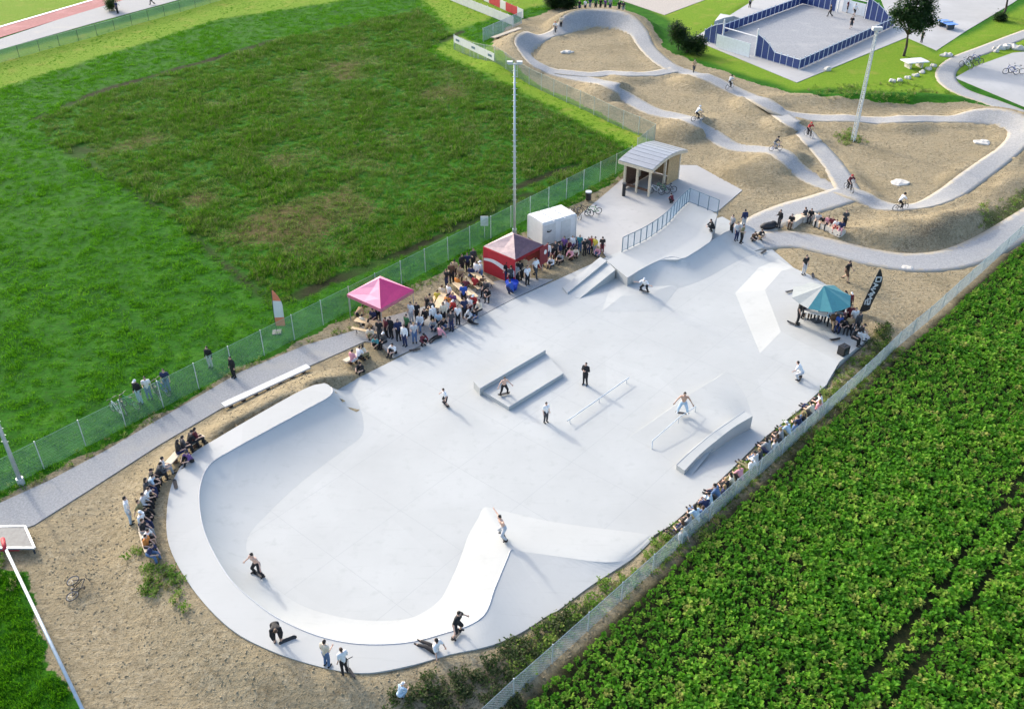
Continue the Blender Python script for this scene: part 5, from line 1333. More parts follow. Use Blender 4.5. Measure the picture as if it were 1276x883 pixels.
# small group left of the pink tent
for (x, y, pz_, f, top, low, hd) in ((440, 456, 'sit', -30, 'pink', 's:lightgrey', 'short'), (447, 452, 'sit_lean', -30, 'white', 'black', 'short'), (453, 449, 'sit', -35, 'cream', 'khaki', 'long'), (452, 463, 'ground', 150, 'black', 'black', 'cap:black')):
    person(G(x, y), pz_, f, top, low, hd, size=.95, place='on the short bench', group='people at the short bench')
# people behind the meadow fence and on the path
g_ = 'people at the meadow fence'
person(G(176, 503), 'stand', 160, 'black', 'pale', hd='cap:white', size=1.05, sleeve=2, label='person in black hoodie and big white cap behind the green fence', group=g_)
person(G(187, 497), 'talk', 200, 'white', 'denim', size=.98, label='person in white top and jeans behind the fence by the bikes', group=g_)
person(G(210, 488), 'stand', 190, 'navy', 'denim', size=1.0, label='person in navy top standing behind the fence right of the bikes', group=g_)
person(G(263, 458), 'stand', 170, 'black', 'lightgrey', size=.95, sleeve=2, label='person in black hoodie and light grey trousers behind the fence by the path', group=g_)
person(W(292, 470, .01), 'stand', 150, 'black', 'black', size=.92, sleeve=2, label='person all in black standing on the gravel path')
person(G(486, 372), 'talk', 190, 'grey', 'black', size=.95, label='person in grey top standing behind the pink tent at the fence')
for i, (x, y, rz_, c) in enumerate(((147, 516, .9, 'white'), (155, 512, .6, 'black'), (163, 508, 1.2, 'green'), (196, 494, .7, 'black'), (203, 490, 1.0, 'blue'))):
    bike(G(x, y), rz_, c, '%s bike leaning behind the green fence, %s from the left' % (c, 'first second third fourth fifth'.split()[i]))
bike(G(83, 738), .35, 'black', 'dark bike lying alone on the bare soil at lower left', lie=True)

# --- crowd between pink and red tents
rows_ = '''447 402 bend -40 tan black|452 410 sit -30 cream black|457 416 sit_lean -30 tan charcoal|463 423 crouch 170 cream khaki|470 434 crouch 160 teal black|480 432 sit 150 charcoal black|488 421 stand 150 black black
492 440 ground 150 white black|505 431 stand 170 white navy|517 427 talk 190 lightgrey denim|527 430 crouch 200 maroon black|524 410 sit 160 white denim|513 402 stand 160 white lightgrey|520 400 stand 200 black black
533 392 stand 150 black charcoal|539 398 talk 170 charcoal black|541 412 crouch 150 grey navy|547 408 sit 150 pale black|548 420 legs_out 150 pink black|540 405 stand 210 white black|553 402 stand 170 cream s:black|558 398 walk 120 lightgrey black
552 411 crouch 200 black denim|563 412 stand 160 charcoal navy|571 404 stand 170 white black|579 396 talk 190 navy black|586 400 crouch 150 lightgrey charcoal|593 396 ground 160 black denim|560 378 stand 150 white charcoal|557 358 stand 150 black navy
563 352 talk 180 brown black|567 348 stand 170 tan black|574 350 sit 160 tan brown|576 340 stand 200 black black|583 338 stand 160 navy black|590 334 talk 190 charcoal black|587 350 sit -20 navy denim|594 350 stand 150 white navy
578 380 stand 160 blue black|586 388 sit 150 white maroon|593 384 sit_lean 140 red black|598 392 sit 140 cream black|602 362 sit -20 brown black|606 368 sit 150 charcoal black|609 374 sit_lean 150 black black|570 362 sit -20 orange black
580 366 sit_lean -20 maroon black|566 392 sit 150 red black|536 385 sit -20 tan khaki|545 380 sit_lean -20 yellow brown|551 375 sit -20 cream brown|530 402 sit 150 black brown|557 388 sit_back 150 orange navy|565 383 sit 170 purple black
508 418 stand 130 green black|497 424 talk 200 navy black|474 424 stand 170 black charcoal|482 420 stand 140 maroon black|466 404 sit 150 navy black|472 400 stand 180 grey black|592 362 sit -20 red brown|600 350 walk 100 lightgrey denim'''.replace('\n', '|').split('|')
NEAR = lambda x, y: ('under the left side of the pink tent' if x < 468 and y < 420 else 'in front of the pink tent' if x < 500 else 'right of the pink tent' if x < 531 else 'at the middle beer table' if x < 556 else 'in the crowd near the tables' if y > 372 else 'in the crowd by the red tent')
hk = ['short', 'short', 'long', 'cap:black', 'short', 'cap:white', 'long']
for i, s in enumerate(rows_):
    x, y, pz_, f, top, low = s.split(); x, y = float(x), float(y)
    person(G(x, y) + V(0, 0, .0), pz_, float(f) + rnd.uniform(-20, 20), top, low, hk[i % 7] if i % 3 else 'short', size=rnd.uniform(.86, 1.02), place=NEAR(x, y), group='crowd between the tents', hair=rnd.choice(('dark', 'dark', 'brown', 'blond')), skin=rnd.choice((0, 0, 1)), sleeve=rnd.choice((1, 1, 2)))
# red tent front and the row along the container
for i, (x, y, pz_, f, top, low, pl) in enumerate(((632, 352, 'stand', 10, 'black', 'navy', 'at the red tent counter'), (637, 356, 'talk', 20, 'charcoal', 'black', 'at the red tent counter'), (643, 354, 'stand', -10, 'grey', 'black', 'at the red tent counter'), (648, 350, 'stand', 30, 'black', 'black', 'at the red tent counter'),
        (657, 355, 'stand', 200, 'white', 'black', 'at the front corner of the red tent'), (667, 346, 'walk', 220, 'white', 'charcoal', 'at the right corner of the red tent'), (653, 346, 'stand', 0, 'tan', 'black', 'at the red tent counter'), (645, 348, 'talk', 180, 'black', 'brown', 'serving inside the red tent'),
        (637, 366, 'crouch', 40, 'blue', 'navy', 'beside the blue tub'))):
    person(G(x, y), pz_, f, top, low, size=rnd.uniform(.92, 1.02), place=pl, group='people at the red tent', hair=rnd.choice(('dark', 'brown')))
for i, s in enumerate('676 328 sit 160 navy black|682 326 stand 150 white s:navy|688 322 sit 160 black maroon|692 321 stand 170 charcoal black|697 319 sit 150 navy brown|703 317 talk 160 purple black|708 316 sit 150 maroon black|713 314 stand 180 white purple|718 313 sit 150 navy charcoal|712 324 crouch 150 pink brown|717 321 crouch 200 cream maroon|722 314 stand 160 teal denim|728 318 stand 190 black black|733 316 talk 150 charcoal navy|736 316 stand 170 red black|741 318 stand 150 yellow grey|745 320 crouch 160 pink denim|750 316 stand 180 black maroon|700 326 ground 150 grey black|688 331 ground 170 white charcoal'.split('|')):
    x, y, pz_, f, top, low = s.split(); x, y = float(x), float(y)
    person(G(x, y), pz_, float(f) + rnd.uniform(-20, 20), top, low, 'cap:black' if i in (12, 17) else hk[i % 3], size=rnd.uniform(.82, .98), place='in the row before the white container' if x < 720 else 'right of the white container', group='people by the white container', hair=rnd.choice(('dark', 'brown')), sleeve=rnd.choice((1, 2)))
# bikes on the plaza
for i, (x, y, rz_, c, lab) in enumerate(((712, 274, .4, 'white', 'white bike parked on the plaza beside the container'), (718, 271, .5, 'black', 'black bike parked second on the plaza beside the container'), (729, 268, 1.1, 'black', 'dark bike parked in the middle of the plaza edge'), (739, 268, 1.9, 'green', 'green bike parked at the right of the plaza row'),
      (817, 242, 1.3, 'white', 'white bike standing in front of the shelter'), (824, 240, 1.1, 'green', 'green bike standing in front of the shelter'), (832, 240, 1.6, 'black', 'black bike standing in front of the shelter opening'))):
    bike(W(x, y, .02), rz_, c, lab)
person(W(837, 253, .02), 'crouch', 40, 'maroon', 'black', size=.8, label='small person in maroon crouching behind the deck railing')
# top deck and walkway
for (x, y, pz_, f, top, low, sl, lab, zz) in ((911, 291, 'stand', 120, 'grey', 'black', 1, 'leftmost of the group above the start deck', .6), (917, 300, 'stand', 200, 'lightgrey', 'navy', 1, 'above the start deck', .5), (923, 303, 'talk', 230, 'khaki', 'black', 1, 'above the start deck', .4),
        (926, 284, 'stand', 10, 'navy', 'lightgrey', 2, 'behind the group above the start deck', .2), (938, 302, 'crouch', 200, 'brown', 'black', 1, 'left of two crouchers above the start deck', .05), (946, 299, 'crouch', 220, 'black', 'tan', 1, 'right of two crouchers above the start deck', .05), (887, 288, 'crouch', 90, 'black', 'black', 2, 'by the end of the deck railing', 1.2),
        (970, 284, 'talk', 120, 'black', 'charcoal', 2, 'beside the big black bag', .05)):
    person(W(x, y, zz), pz_, f, top, low, size=.95, sleeve=sl, place=lab, group='people above the start deck')
gm = 'people on the benches by the mound'
for i, (x, y, pz_, f, top, low, pl) in enumerate(((985, 283, 'sit', 150, 'black', 'brown', 'on the left stone block'), (1002, 275, 'sit', 30, 'charcoal', 'black', 'on the second stone block'), (1009, 276, 'sit', 150, 'black', 'charcoal', 'on the second stone block'),
     (1018, 281, 'sit', 150, 'lightgrey', 'black', 'first on the low bench by the mound'), (1024, 283, 'sit_lean', 150, 'black', 'tan', 'on the low bench by the mound'), (1030, 285, 'sit', 150, 'pink', 'black', 'on the low bench by the mound'), (1035, 286, 'sit', 150, 'maroon', 'cream', 'on the low bench by the mound'), (1041, 288, 'sit_lean', 150, 'white', 'red', 'on the low bench by the mound'), (1047, 290, 'sit', 150, 'navy', 'pink', 'last on the low bench by the mound'), (1051, 284, 'stand', 170, 'charcoal', 'black', 'behind the low bench by the mound'))):
    person(G(x, y), pz_, f, top, low, hk[i % 3], size=.92, place=pl, group=gm, hair=rnd.choice(('dark', 'brown', 'blond')))
person(W(1001, 342, .42), 'stand', 200, 'black', 'lightgrey', size=.95, label='person in black top standing at the back corner of the judges platform')
person(G(1053, 350), 'walk', 220, 'black', 's:brown', size=1.0, label='person in black top and brown shorts walking on the dirt above the parasol', skin=1)
# judges platform
gj = 'people on the judges platform'
Pz = lambda x, y: W(x, y, .425)
person(Pz(993, 404), 'stand', 250, 'black', 'black', 'cap:black', size=1.18, label='tall person in black with black cap left of the parasol', group=gj)
for i, s in enumerate('1000 396 talk 200 maroon black|1006 393 sit 160 maroon brown|1012 394 sit 170 lightgrey black|1024 396 sit 160 black charcoal|1030 398 sit 170 red black|1034 402 sit_lean 160 pale black|1039 399 sit 170 navy black|1043 404 sit 160 grey black|1047 397 stand 200 lightgrey black|1052 404 sit 170 pink black|1044 411 sit 150 blue navy|1050 412 sit_lean 150 black black|1056 406 stand 180 maroon black|1061 410 stand 190 white black|1066 416 stand 200 charcoal black|1068 422 sit_lean 240 black white|1062 428 sit 230 black black|1037 408 sit 170 brown tan|1057 413 sit 160 tan black|1048 388 stand 190 charcoal navy|1056 388 stand 200 maroon black'.split('|')):
    x, y, pz_, f, top, low = s.split(); x, y = float(x), float(y)
    p = Pz(x, y); 
    if x > 1045 and y < 392: p = G(x, y)
    person(p, pz_, float(f) + rnd.uniform(-15, 15), top, low, 'cap:white' if i == 20 else hk[i % 4], size=rnd.uniform(.9, 1.04), place='under the parasol' if x < 1028 else ('at the corner by the black flag' if x > 1054 else 'in the row right of the parasol'), group=gj, hair=rnd.choice(('dark', 'brown', 'dark')), sleeve=rnd.choice((1, 2)))
for i, (x, y, lab) in enumerate(((984, 364, 'dark skateboard at the left edge of the judges platform'), (1013, 345, 'dark skateboard at the back edge of the judges platform'), (987, 404, 'skateboard beside the tall person left of the parasol'), (1040, 424, 'skateboard lying before the seated judges row'))): board(Pz(x, y), .4 + i, lab, grp='skateboards in the skatepark')
board(W(951, 315, .016), .8, 'skateboard lying on the floor below the walkway')
board(W(561, 410, .02), .4, 'skateboard at the pad edge before the beer tables'); board(W(517, 437, .02), .3, 'skateboard at the pad edge right of the pink tent'); board(W(590, 404, .02), -.4, 'skateboard at the pad edge near the red tent')
# spectators along the silver fence
gf = 'spectators along the silver fence'
tops = 'white grey navy pink charcoal denim cream lightgrey pale black'.split(); lows = 'black denim navy khaki charcoal'.split(); kk = 0
pos = [(1016, 504), (1010, 511), (1003, 517), (995, 527), (988, 532), (980, 538), (973, 543), (967, 548), (962, 556), (955, 560), (948, 565), (941, 573), (935, 578), (927, 584), (914, 598), (906, 604), (899, 611), (892, 617), (885, 622), (879, 629), (872, 635), (866, 643), (859, 650), (853, 657), (846, 665), (840, 672)]
for i, (x, y) in enumerate(pos):
    top, low = tops[(i * 3 + i // 10) % 10], lows[(i * 2 + i // 5) % 5]
    where = 'near the silver fence top end' if i < 9 else ('midway along the silver fence' if i < 17 else 'near the silver fence bottom end')
    person(G(x + 7, y + 2), ('ground', 'legs_out', 'crouch', 'ground')[i % 4], 42 + rnd.uniform(-25, 25), top, low, hk[(i * 2) % 7], size=rnd.uniform(.95, 1.08), place=where, group=gf, hair=rnd.choice(('dark', 'brown', 'blond')), skin=rnd.choice((0, 1)))

# --- riders on the pump track
def rider(px, py, face, top, low, hd, col, label, blabel, size=.95, pos=None):
    p = on_track(px, py) if pos is None else pos
    bike(p, R(face), col, blabel, 'bikes ridden on the pump track', size=size)
    person(p, 'ride', face, top, low, hd, size=size, label=label, group='riders on the pump track')
rider(869, 150, -70, 'white', 'black', 'helmet:white', 'black', 'rider in white top and white helmet on the middle pump track roller', 'black bike under the rider with white helmet')
rider(909, 111, -50, 'lightgrey', 'black', 'helmet:black', 'white', 'rider in light grey with black helmet on the upper pump track line', 'white bike under the rider in light grey')
rider(1007, 171, 200, 'red', 'black', 'helmet:red', 'black', 'rider in red top and red helmet on the link track', 'black bike under the rider in red with red helmet')
rider(966, 188, -80, 'charcoal', 'grey', 'helmet:black', 'blue', 'rider in dark clothes on the roller above the start deck', 'blue bike under the dark rider above the start deck', size=.85)
rider(1057, 238, 195, 'maroon', 'black', 'helmet:red', 'black', 'rider in maroon top where the walkway meets the track', 'black bike under the rider in maroon')
rider(1121, 262, -75, 'white', 'black', 'helmet:black', 'black', 'rider in white and black helmet on the lower pump track bend', 'black bike under the rider on the lower bend')
rider(692, 42, 160, 'white', 'black', 'helmet:red', 'white', 'rider in white with red helmet entering the far berm loop', 'white bike under the rider entering the far berm', size=.95)
person(on_track(699, 31), 'stand', 170, 'cream', 'black', size=.9, label='person in cream top standing at the left end of the far berm')
person(G(864, 91), 'walk', 190, 'tan', 'charcoal', size=.95, label='pedestrian in tan top at the upper pump track beside the dark bushes')
gt = 'spectators on the far berm'
for i, (x, y, top, low) in enumerate(((722, 15, 'black', 'navy'), (729, 14, 'white', 'black'), (735, 13, 'navy', 'grey'), (742, 13, 'green', 'black'), (748, 13, 'black', 'black'), (754, 13, 'purple', 'charcoal'), (760, 14, 'grey', 'navy'), (771, 17, 'black', 'charcoal'), (776, 18, 'charcoal', 'grey'))):
    person(G(x, y) + V(0, 0, .0), 'stand' if i % 2 else 'talk', 170 + rnd.uniform(-30, 30), top, low, size=rnd.uniform(.9, 1.1), place='on the far berm top', group=gt)
# court, square and far places
for (x, y, pz_, f, top, low, lab) in ((1034, 21, 'walk', 90, 'black', 'black', 'left player in black on the football court'), (1056, 16, 'stand', 180, 'maroon', 's:black', 'player in maroon near the far goal of the football court'), (1064, 20, 'walk', 200, 'white', 's:black', 'player in white on the football court'), (1060, 36, 'walk', 160, 'black', 's:charcoal', 'player in black nearest the long boards of the court')):
    person(W(x, y, .03), pz_, f, top, low, size=1.0, label=lab, group='players on the football court')
person(W(1148, 53, .02), 'stand', 120, 'black', 'black', size=.9, label='person in black standing on the paved square near the tree')
person(G(934, 10), 'stand', 180, 'grey', 'black', size=1.0, label='person in grey behind the far boards of the football court')
person(W(147, 17, .02), 'stand', 150, 'navy', 'black', size=1.0, label='person in navy standing on the path beside the running track')
person(W(190, 6, .02), 'walk', 120, 'maroon', 'black', size=1.0, label='person in maroon walking on the path beside the running track')
for i, (x, y, rz_, c, lab) in enumerate(((1203, 85, .6, 'white', 'white bike parked on the grass inside the bent path'), (1209, 82, 1.0, 'black', 'black bike parked on the grass inside the bent path'), (1215, 79, .8, 'blue', 'blue bike parked on the grass inside the bent path'), (1259, 93, 1.4, 'blue', 'blue bike parked on the grey yard at the right edge'), (1266, 92, 1.2, 'white', 'white bike parked on the grey yard at the right edge'))):
    bike(G(x, y), rz_, c, lab, size=1.2)

# ------------------------------------------------------------------ vegetation
HID = bpy.data.collections.new('plant_sources')            # not linked to the scene: only used as instance sources
def leaf(m, root, d_, ln, wd, droop=.25, mi=0):
    d_ = Vector(d_).normalized(); sd = d_.cross(V(0, 0, 1)); sd = sd.normalized() if sd.length > .05 else V(1, 0, 0)
    mid = root + d_ * ln * .5 + V(0, 0, .04 * ln); tip = root + d_ * ln - V(0, 0, droop * ln)
    m.add([root, mid - sd * wd / 2, tip, mid + sd * wd / 2, mid - V(0, 0, wd * .12)], [(0, 1, 4), (1, 2, 4), (2, 3, 4), (3, 0, 4)], mi)
def src_obj(name, m, mats, col):
    o_ = bpy.data.objects.new(name, m.mesh(name, mats)); col.objects.link(o_); return o_
def scatter(name, pts, scl, col, label, cat, tilt=.2):
    me_ = bpy.data.meshes.new(name); me_.vertices.add(len(pts)); me_.vertices.foreach_set('co', np.asarray(pts, 'f').ravel())
    a = me_.attributes.new('scl', 'FLOAT', 'POINT'); a.data.foreach_set('value', np.asarray(scl, 'f')); me_.update()
    o_ = link(name, me_); ng = bpy.data.node_groups.new(name, 'GeometryNodeTree')
    ng.interface.new_socket('Geometry', in_out='INPUT', socket_type='NodeSocketGeometry'); ng.interface.new_socket('Geometry', in_out='OUTPUT', socket_type='NodeSocketGeometry')
    N, L = ng.nodes, ng.links; gi, go = N.new('NodeGroupInput'), N.new('NodeGroupOutput')
    ci = N.new('GeometryNodeCollectionInfo'); ci.inputs['Collection'].default_value = col; ci.inputs['Separate Children'].default_value = True; ci.inputs['Reset Children'].default_value = True
    ip = N.new('GeometryNodeInstanceOnPoints'); ip.inputs['Pick Instance'].default_value = True
    rv = N.new('FunctionNodeRandomValue'); rv.data_type = 'FLOAT_VECTOR'; rv.inputs[0].default_value = (-tilt, -tilt, 0); rv.inputs[1].default_value = (tilt, tilt, 6.283)
    na = N.new('GeometryNodeInputNamedAttribute'); na.data_type = 'FLOAT'; na.inputs['Name'].default_value = 'scl'
    L.new(gi.outputs[0], ip.inputs['Points']); L.new(ci.outputs[0], ip.inputs['Instance']); L.new(rv.outputs[0], ip.inputs['Rotation']); L.new(na.outputs[0], ip.inputs['Scale']); L.new(ip.outputs[0], go.inputs[0])
    md = o_.modifiers.new('scatter', 'NODES'); md.node_group = ng
    return tag(o_, label, cat, kind='stuff')
def newcol(n): c = bpy.data.collections.new(n); return c
def in_view(P, mx=1.18, my=1.12):
    P = np.asarray(P); y = P[:, 1] * CT + HC * ST - P[:, 2] * ST * 1; x = P[:, 0]; v = (-P[:, 1] * ST + (HC - P[:, 2]) * CT)
    dep = P[:, 1] * CT + (HC - P[:, 2]) * ST; u = x / dep * FPX / (PW / 2); vv = v / dep * FPX / (PH / 2)
    return (np.abs(u) < mx) & (np.abs(vv) < my)
def gzs(P):
    i = (P[:, 0] - GX0) / GS; j = (P[:, 1] - GY0) / GS; a = np.clip(i.astype(int), 0, NX - 2); b_ = np.clip(j.astype(int), 0, NY - 2); f, g_ = i - a, j - b_
    return (ZG[b_, a] * (1 - f) + ZG[b_, a + 1] * f) * (1 - g_) + (ZG[b_ + 1, a] * (1 - f) + ZG[b_ + 1, a + 1] * f) * g_
def mask_at(P, k):
    a = mk[k].reshape(NY, NX); i = np.clip(((P[:, 0] - GX0) / GS).astype(int), 0, NX - 1); j = np.clip(((P[:, 1] - GY0) / GS).astype(int), 0, NY - 1); return a[j, i]

# crop plants in rows along the silver fence, with two wheel lines
cc_ = newcol('crop_sources')
for k in range(7):
    m = MB(); r_ = random.Random(k)
    for i in range(24):
        a = r_.uniform(0, 6.283); el = r_.uniform(.0, 1.2); h = r_.uniform(.12, .40)
        leaf(m, V(math.cos(a) * .05, math.sin(a) * .05, h * .7), (math.cos(a) * math.cos(el), math.sin(a) * math.cos(el), math.sin(el)), r_.uniform(.12, .24), r_.uniform(.08, .14), r_.uniform(.1, .5))
    src_obj('crop_plant', m, [M['cropyellow' if k == 6 else 'crop']], cc_)
rows_c = []; L0 = FENCE_R[0] - fu * 12; 
TL = [(W(1056, 883), W(1222, 663)), (W(1106, 883), W(1269, 668))]
for j in range(210):
    off = .8 + j * .33
    for i in range(330): rows_c.append(L0 + fu * (i * .29 + nr.uniform(-.13, .13)) + fv * (off + nr.uniform(-.13, .13)))
Pc = np.array([tuple(p) for p in rows_c]); Pc = Pc[in_view(Pc)]
def line_d(P, a, c): e = np.array([c.x - a.x, c.y - a.y]); v = P[:, :2] - np.array([a.x, a.y]); return np.abs(v[:, 0] * e[1] - v[:, 1] * e[0]) / np.linalg.norm(e)
dl = np.minimum(line_d(Pc, *TL[0]), line_d(Pc, *TL[1]))
Pc = Pc[dl > .165]; dl = dl[dl > .11]
Pc[:, 2] = gzs(Pc) * .3
vn = vnoise(Pc[:, :2], 3.0, 31); sc_ = 1.05 + .5 * vn + nr.uniform(-.25, .3, len(Pc)); ed = (Pc[:, :2] - np.array([FENCE_R[0].x, FENCE_R[0].y])) @ np.array([fv.x, fv.y])
sc_ *= .8 + .2 * sm(ed, .8, 2.5)
scatter('crop_field_plants', Pc, sc_, cc_, 'dense rows of leafy green crop plants with two dark wheel lines', 'crop')
# meadow grass
def tuft(k, n_, hmin, hmax, spread, wd, mats, pd=0.0, lean=.5):
    m = MB(); r_ = random.Random(k)
    for i in range(n_):
        a = r_.uniform(0, 6.283); rr = spread * math.sqrt(r_.random()); p = V(math.cos(a) * rr, math.sin(a) * rr, -.02); h = r_.uniform(hmin, hmax); a2 = r_.uniform(0, 6.283); l = r_.uniform(.1, lean) * h
        q = p + V(math.cos(a2) * l, math.sin(a2) * l, h); sd = V(-math.sin(a2), math.cos(a2), 0) * wd
        md = p.lerp(q, .55) + V(0, 0, h * .08)
        m.add([p - sd, p + sd, md + sd * .8, md - sd * .8, q], [(0, 1, 2, 3), (3, 2, 4)], 1 if (len(mats) > 1 and r_.random() < pd) else 0)
    return m
gm_ = newcol('grass_sources')
for k in range(5): src_obj('grass_tuft', tuft(k, 46, .08, .19, .40, .016, [1], lean=.9), [M['meadow']], gm_)
gd_ = newcol('tall_grass_sources')
for k in range(5): src_obj('tall_grass_tuft', tuft(20 + k, 46, .14, .34, .40, .016, [1, 1], .16 + .12 * k, .95), [M['uncut'], M['drygrass']], gd_)
Pm = nr.uniform((-112, 30), (24, 175), (150000, 2)); Pm = np.concatenate([Pm, np.zeros((len(Pm), 1))], 1)
Pm = Pm[in_view(Pm, 1.12, 1.08)]
lw_ = np.maximum.reduce([mask_at(Pm, 'lawn'), mask_at(Pm, 'crop')])
dfl = sdf(Pm[:, :2], arr(DIRT)); gt_ = sdf(Pm[:, :2], arr(GREYT)); lm_ = sdf(Pm[:, :2], np.array([(p.x, p.y) for p in wp([(-200, 91), (-200, 132), (0, 76), (245, 6), (330, -20), (230, -60), (-200, -60)])]))
apr = np.minimum.reduce([sdf(Pm[:, :2], arr(k_)) for k_ in (COURT_APRON, SAND, SQUARE, PATH, PLAZA)])
ok = (mask_at(Pm, 'crop') < .45) & (dfl > .15) & (lm_ > .3) & (apr > .3) & (Pm[:, 0] < 16)
Pm = Pm[ok]; un = sdf(Pm[:, :2], arr(UNMOWN)) + vnoise(Pm[:, :2], 2.2, 3)
dist_k = np.clip(60 / Pm[:, 1], .35, 1); keep = nr.random(len(Pm)) < (.55 + .45 * (un < 0)) * (.6 + .4 * dist_k)
Pm, un = Pm[keep], un[keep]; Pm[:, 2] = gzs(Pm)
A_m = Pm[un >= 0]; lawn_m = mask_at(A_m, 'lawn') > .5
scatter('meadow_grass', A_m, np.where(lawn_m, .35, 1.0) * nr.uniform(.55, 1.2, len(A_m)) * (1 + .7 * vnoise(A_m[:, :2] * np.array([1, .55]), 2.0, 43)), gm_, 'short bright green meadow grass around the uncut patch', 'grass', .3)
B_m = Pm[un < 0]; dry_v = mask_at(B_m, 'dry') + nr.uniform(-.15, .15, len(B_m)); D_m = B_m[dry_v > .56]; B_m = B_m[dry_v <= .56]
dc_ = newcol('dry_grass_sources')
for k in range(4): src_obj('dry_tuft', tuft(60 + k, 26, .08, .22, .42, .02, [1, 1], .85, .95), [M['meadow'], M['drygrass']], dc_)
scatter('dry_grass', D_m, nr.uniform(.6, 1.2, len(D_m)), dc_, 'low brown dried grass patches in the uncut meadow', 'grass', .4)
scatter('uncut_grass', B_m, nr.uniform(.55, 1.25, len(B_m)) * (1 + .9 * vnoise(B_m[:, :2], 2.6, 41)), gd_, 'taller dark uncut grass with dry patches in the meadow', 'grass', .35)
# grass left of the pipe rail and along path edges
wc_ = newcol('weed_sources')
for k in range(5):
    m = MB(); r_ = random.Random(90 + k)
    for i in range(22):
        a = r_.uniform(0, 6.283); el = r_.uniform(.1, 1.2); rr = r_.uniform(0, .22)
        leaf(m, V(math.cos(a * 3) * rr, math.sin(a * 3) * rr, r_.uniform(.0, .22)), (math.cos(a) * math.cos(el), math.sin(a) * math.cos(el), math.sin(el)), r_.uniform(.10, .22), r_.uniform(.05, .11))
    src_obj('weed_clump', m, [M['weeds' if k < 4 else 'drygrass']], wc_)
dk_ = newcol('dark_weed_sources')
for k in range(4):
    m = MB(); r_ = random.Random(190 + k)
    for i in range(26):
        a = r_.uniform(0, 6.283); el = r_.uniform(.0, 1.3); rr = r_.uniform(0, .26)
        leaf(m, V(math.cos(a * 3) * rr, math.sin(a * 3) * rr, r_.uniform(.0, .24)), (math.cos(a) * math.cos(el), math.sin(a) * math.cos(el), math.sin(el)), r_.uniform(.12, .26), r_.uniform(.05, .12))
    src_obj('dark_weed_clump', m, [M['dark_weed_leaf']], dk_)
def fill(polys, dens, jit=1.0):
    out_ = []
    for p in polys:
        a = arr(p); lo, hi_ = a.min(0) - 1, a.max(0) + 1; n_ = int((hi_ - lo).prod() * dens); q = nr.uniform(lo, hi_, (n_, 2)); s_ = sdf(q, a) + vnoise(q, 1.6, 55) * jit * 2
        out_.append(q[s_ < 0])
    q = np.concatenate(out_); return np.concatenate([q, np.zeros((len(q), 1))], 1)
def clear_of(P, *polys):
    for p in polys: P = P[sdf(P[:, :2], arr(p)) > .12]
    return P
def off_tracks(P):
    for C, wd, cl, m_, dz in TR:
        d_ = np.full(len(P), 1e9)
        for c in C: d_ = np.minimum(d_, np.hypot(P[:, 0] - c[0], P[:, 1] - c[1]))
        P = P[d_ > wd / 2 + .1]
    return P
Pw = clear_of(np.concatenate([fill(WEEDS, 5.0), fill(WEEDS[:1], 10.0, .4), fill(WEEDS[1:2], 16.0, .6)]), PAD, PATH, PLAZA, [Vector(p) for p in outS] + list(reversed(copS)), [Vector((p[0], p[1], 0)) for p in bpw]); Pw = off_tracks(Pw); Pw[:, 2] = gzs(Pw)
Pw = Pw[nr.random(len(Pw)) < .35 + .9 * np.clip(vnoise(Pw[:, :2], 1.8, 61) + .4, 0, 1)]
scatter('weeds', Pw, nr.uniform(.5, 1.15, len(Pw)), wc_, 'patchy weeds and tufts on the bare soil around the skatepark', 'weeds', .3)
Pd = clear_of(fill(DARKS[:1], 13.0), PAD, [Vector(p) for p in outS] + list(reversed(copS))); Pd2 = fill([wp([(1085, 415), (1103, 414), (1112, 430), (1090, 445)])], 10); Pd = np.concatenate([Pd, clear_of(Pd2, [Vector((p[0], p[1], 0)) for p in bpw])]); Pd[:, 2] = gzs(Pd)
scatter('dark_weeds', Pd, nr.uniform(.5, 1.1, len(Pd)), dk_, 'dark matted weeds below the bowl and beside the judges platform', 'weeds', .3)
lg = fill([[W(-90, 700), W(0, 712), W(20, 740), W(100, 910), W(60, 1000), W(-150, 1000)]], 14, .3); lg[:, 2] = gzs(lg)
scatter('corner_grass', lg, nr.uniform(.6, 1.2, len(lg)), gm_, 'rough green grass left of the pipe railing in the lower corner', 'grass', .3)
# path edge grass
pe = []
for a, c in (((-20, 632), (130, 560)), ((130, 560), (300, 462)), ((300, 462), (440, 410)), ((440, 398), (640, 300)), ((640, 300), (786, 209))):
    a, c = W(*a), W(*c)
    for i in range(int((c - a).length * 7)): p = a.lerp(c, rnd.random()); pe.append((p.x + rnd.gauss(0, .35), p.y + rnd.gauss(0, .35), 0))
pe = clear_of(np.array(pe), PATH, PLAZA); pe[:, 2] = gzs(pe)
scatter('edge_grass', pe, nr.uniform(.4, .9, len(pe)), wc_, 'ragged weeds along the foot of the long green fence', 'weeds', .3)
# clods and pebbles on the bare soil
cl_ = newcol('clod_sources'); 
mat('clod', (.34, .275, .17), .95, .3, 20)
for k in range(4):
    m = MB(); m.ell((0, 0, .02), (.07, .055, .045), 6, 4); r_ = random.Random(k); m.v = [tuple(Vector(v) * r_.uniform(.75, 1.3)) for v in m.v]; src_obj('clod', m, [M['clod']], cl_)
Pk = nr.uniform((-32, 18), (62, 140), (190000, 2)); Pk = Pk[nr.random(len(Pk)) < np.clip(70 / Pk[:, 1], .25, 1) ** 1.5]; Pk = np.concatenate([Pk, np.zeros((len(Pk), 1))], 1)
Pk = Pk[in_view(Pk, 1.08, 1.06)]; Pk = Pk[(mask_at(Pk, 'dirt') > .6) & (mask_at(Pk, 'crop') < .3)]
Pk = Pk[nr.random(len(Pk)) < .25 + .9 * np.clip(vnoise(Pk[:, :2], 2.5, 71) + .4, 0, 1)]
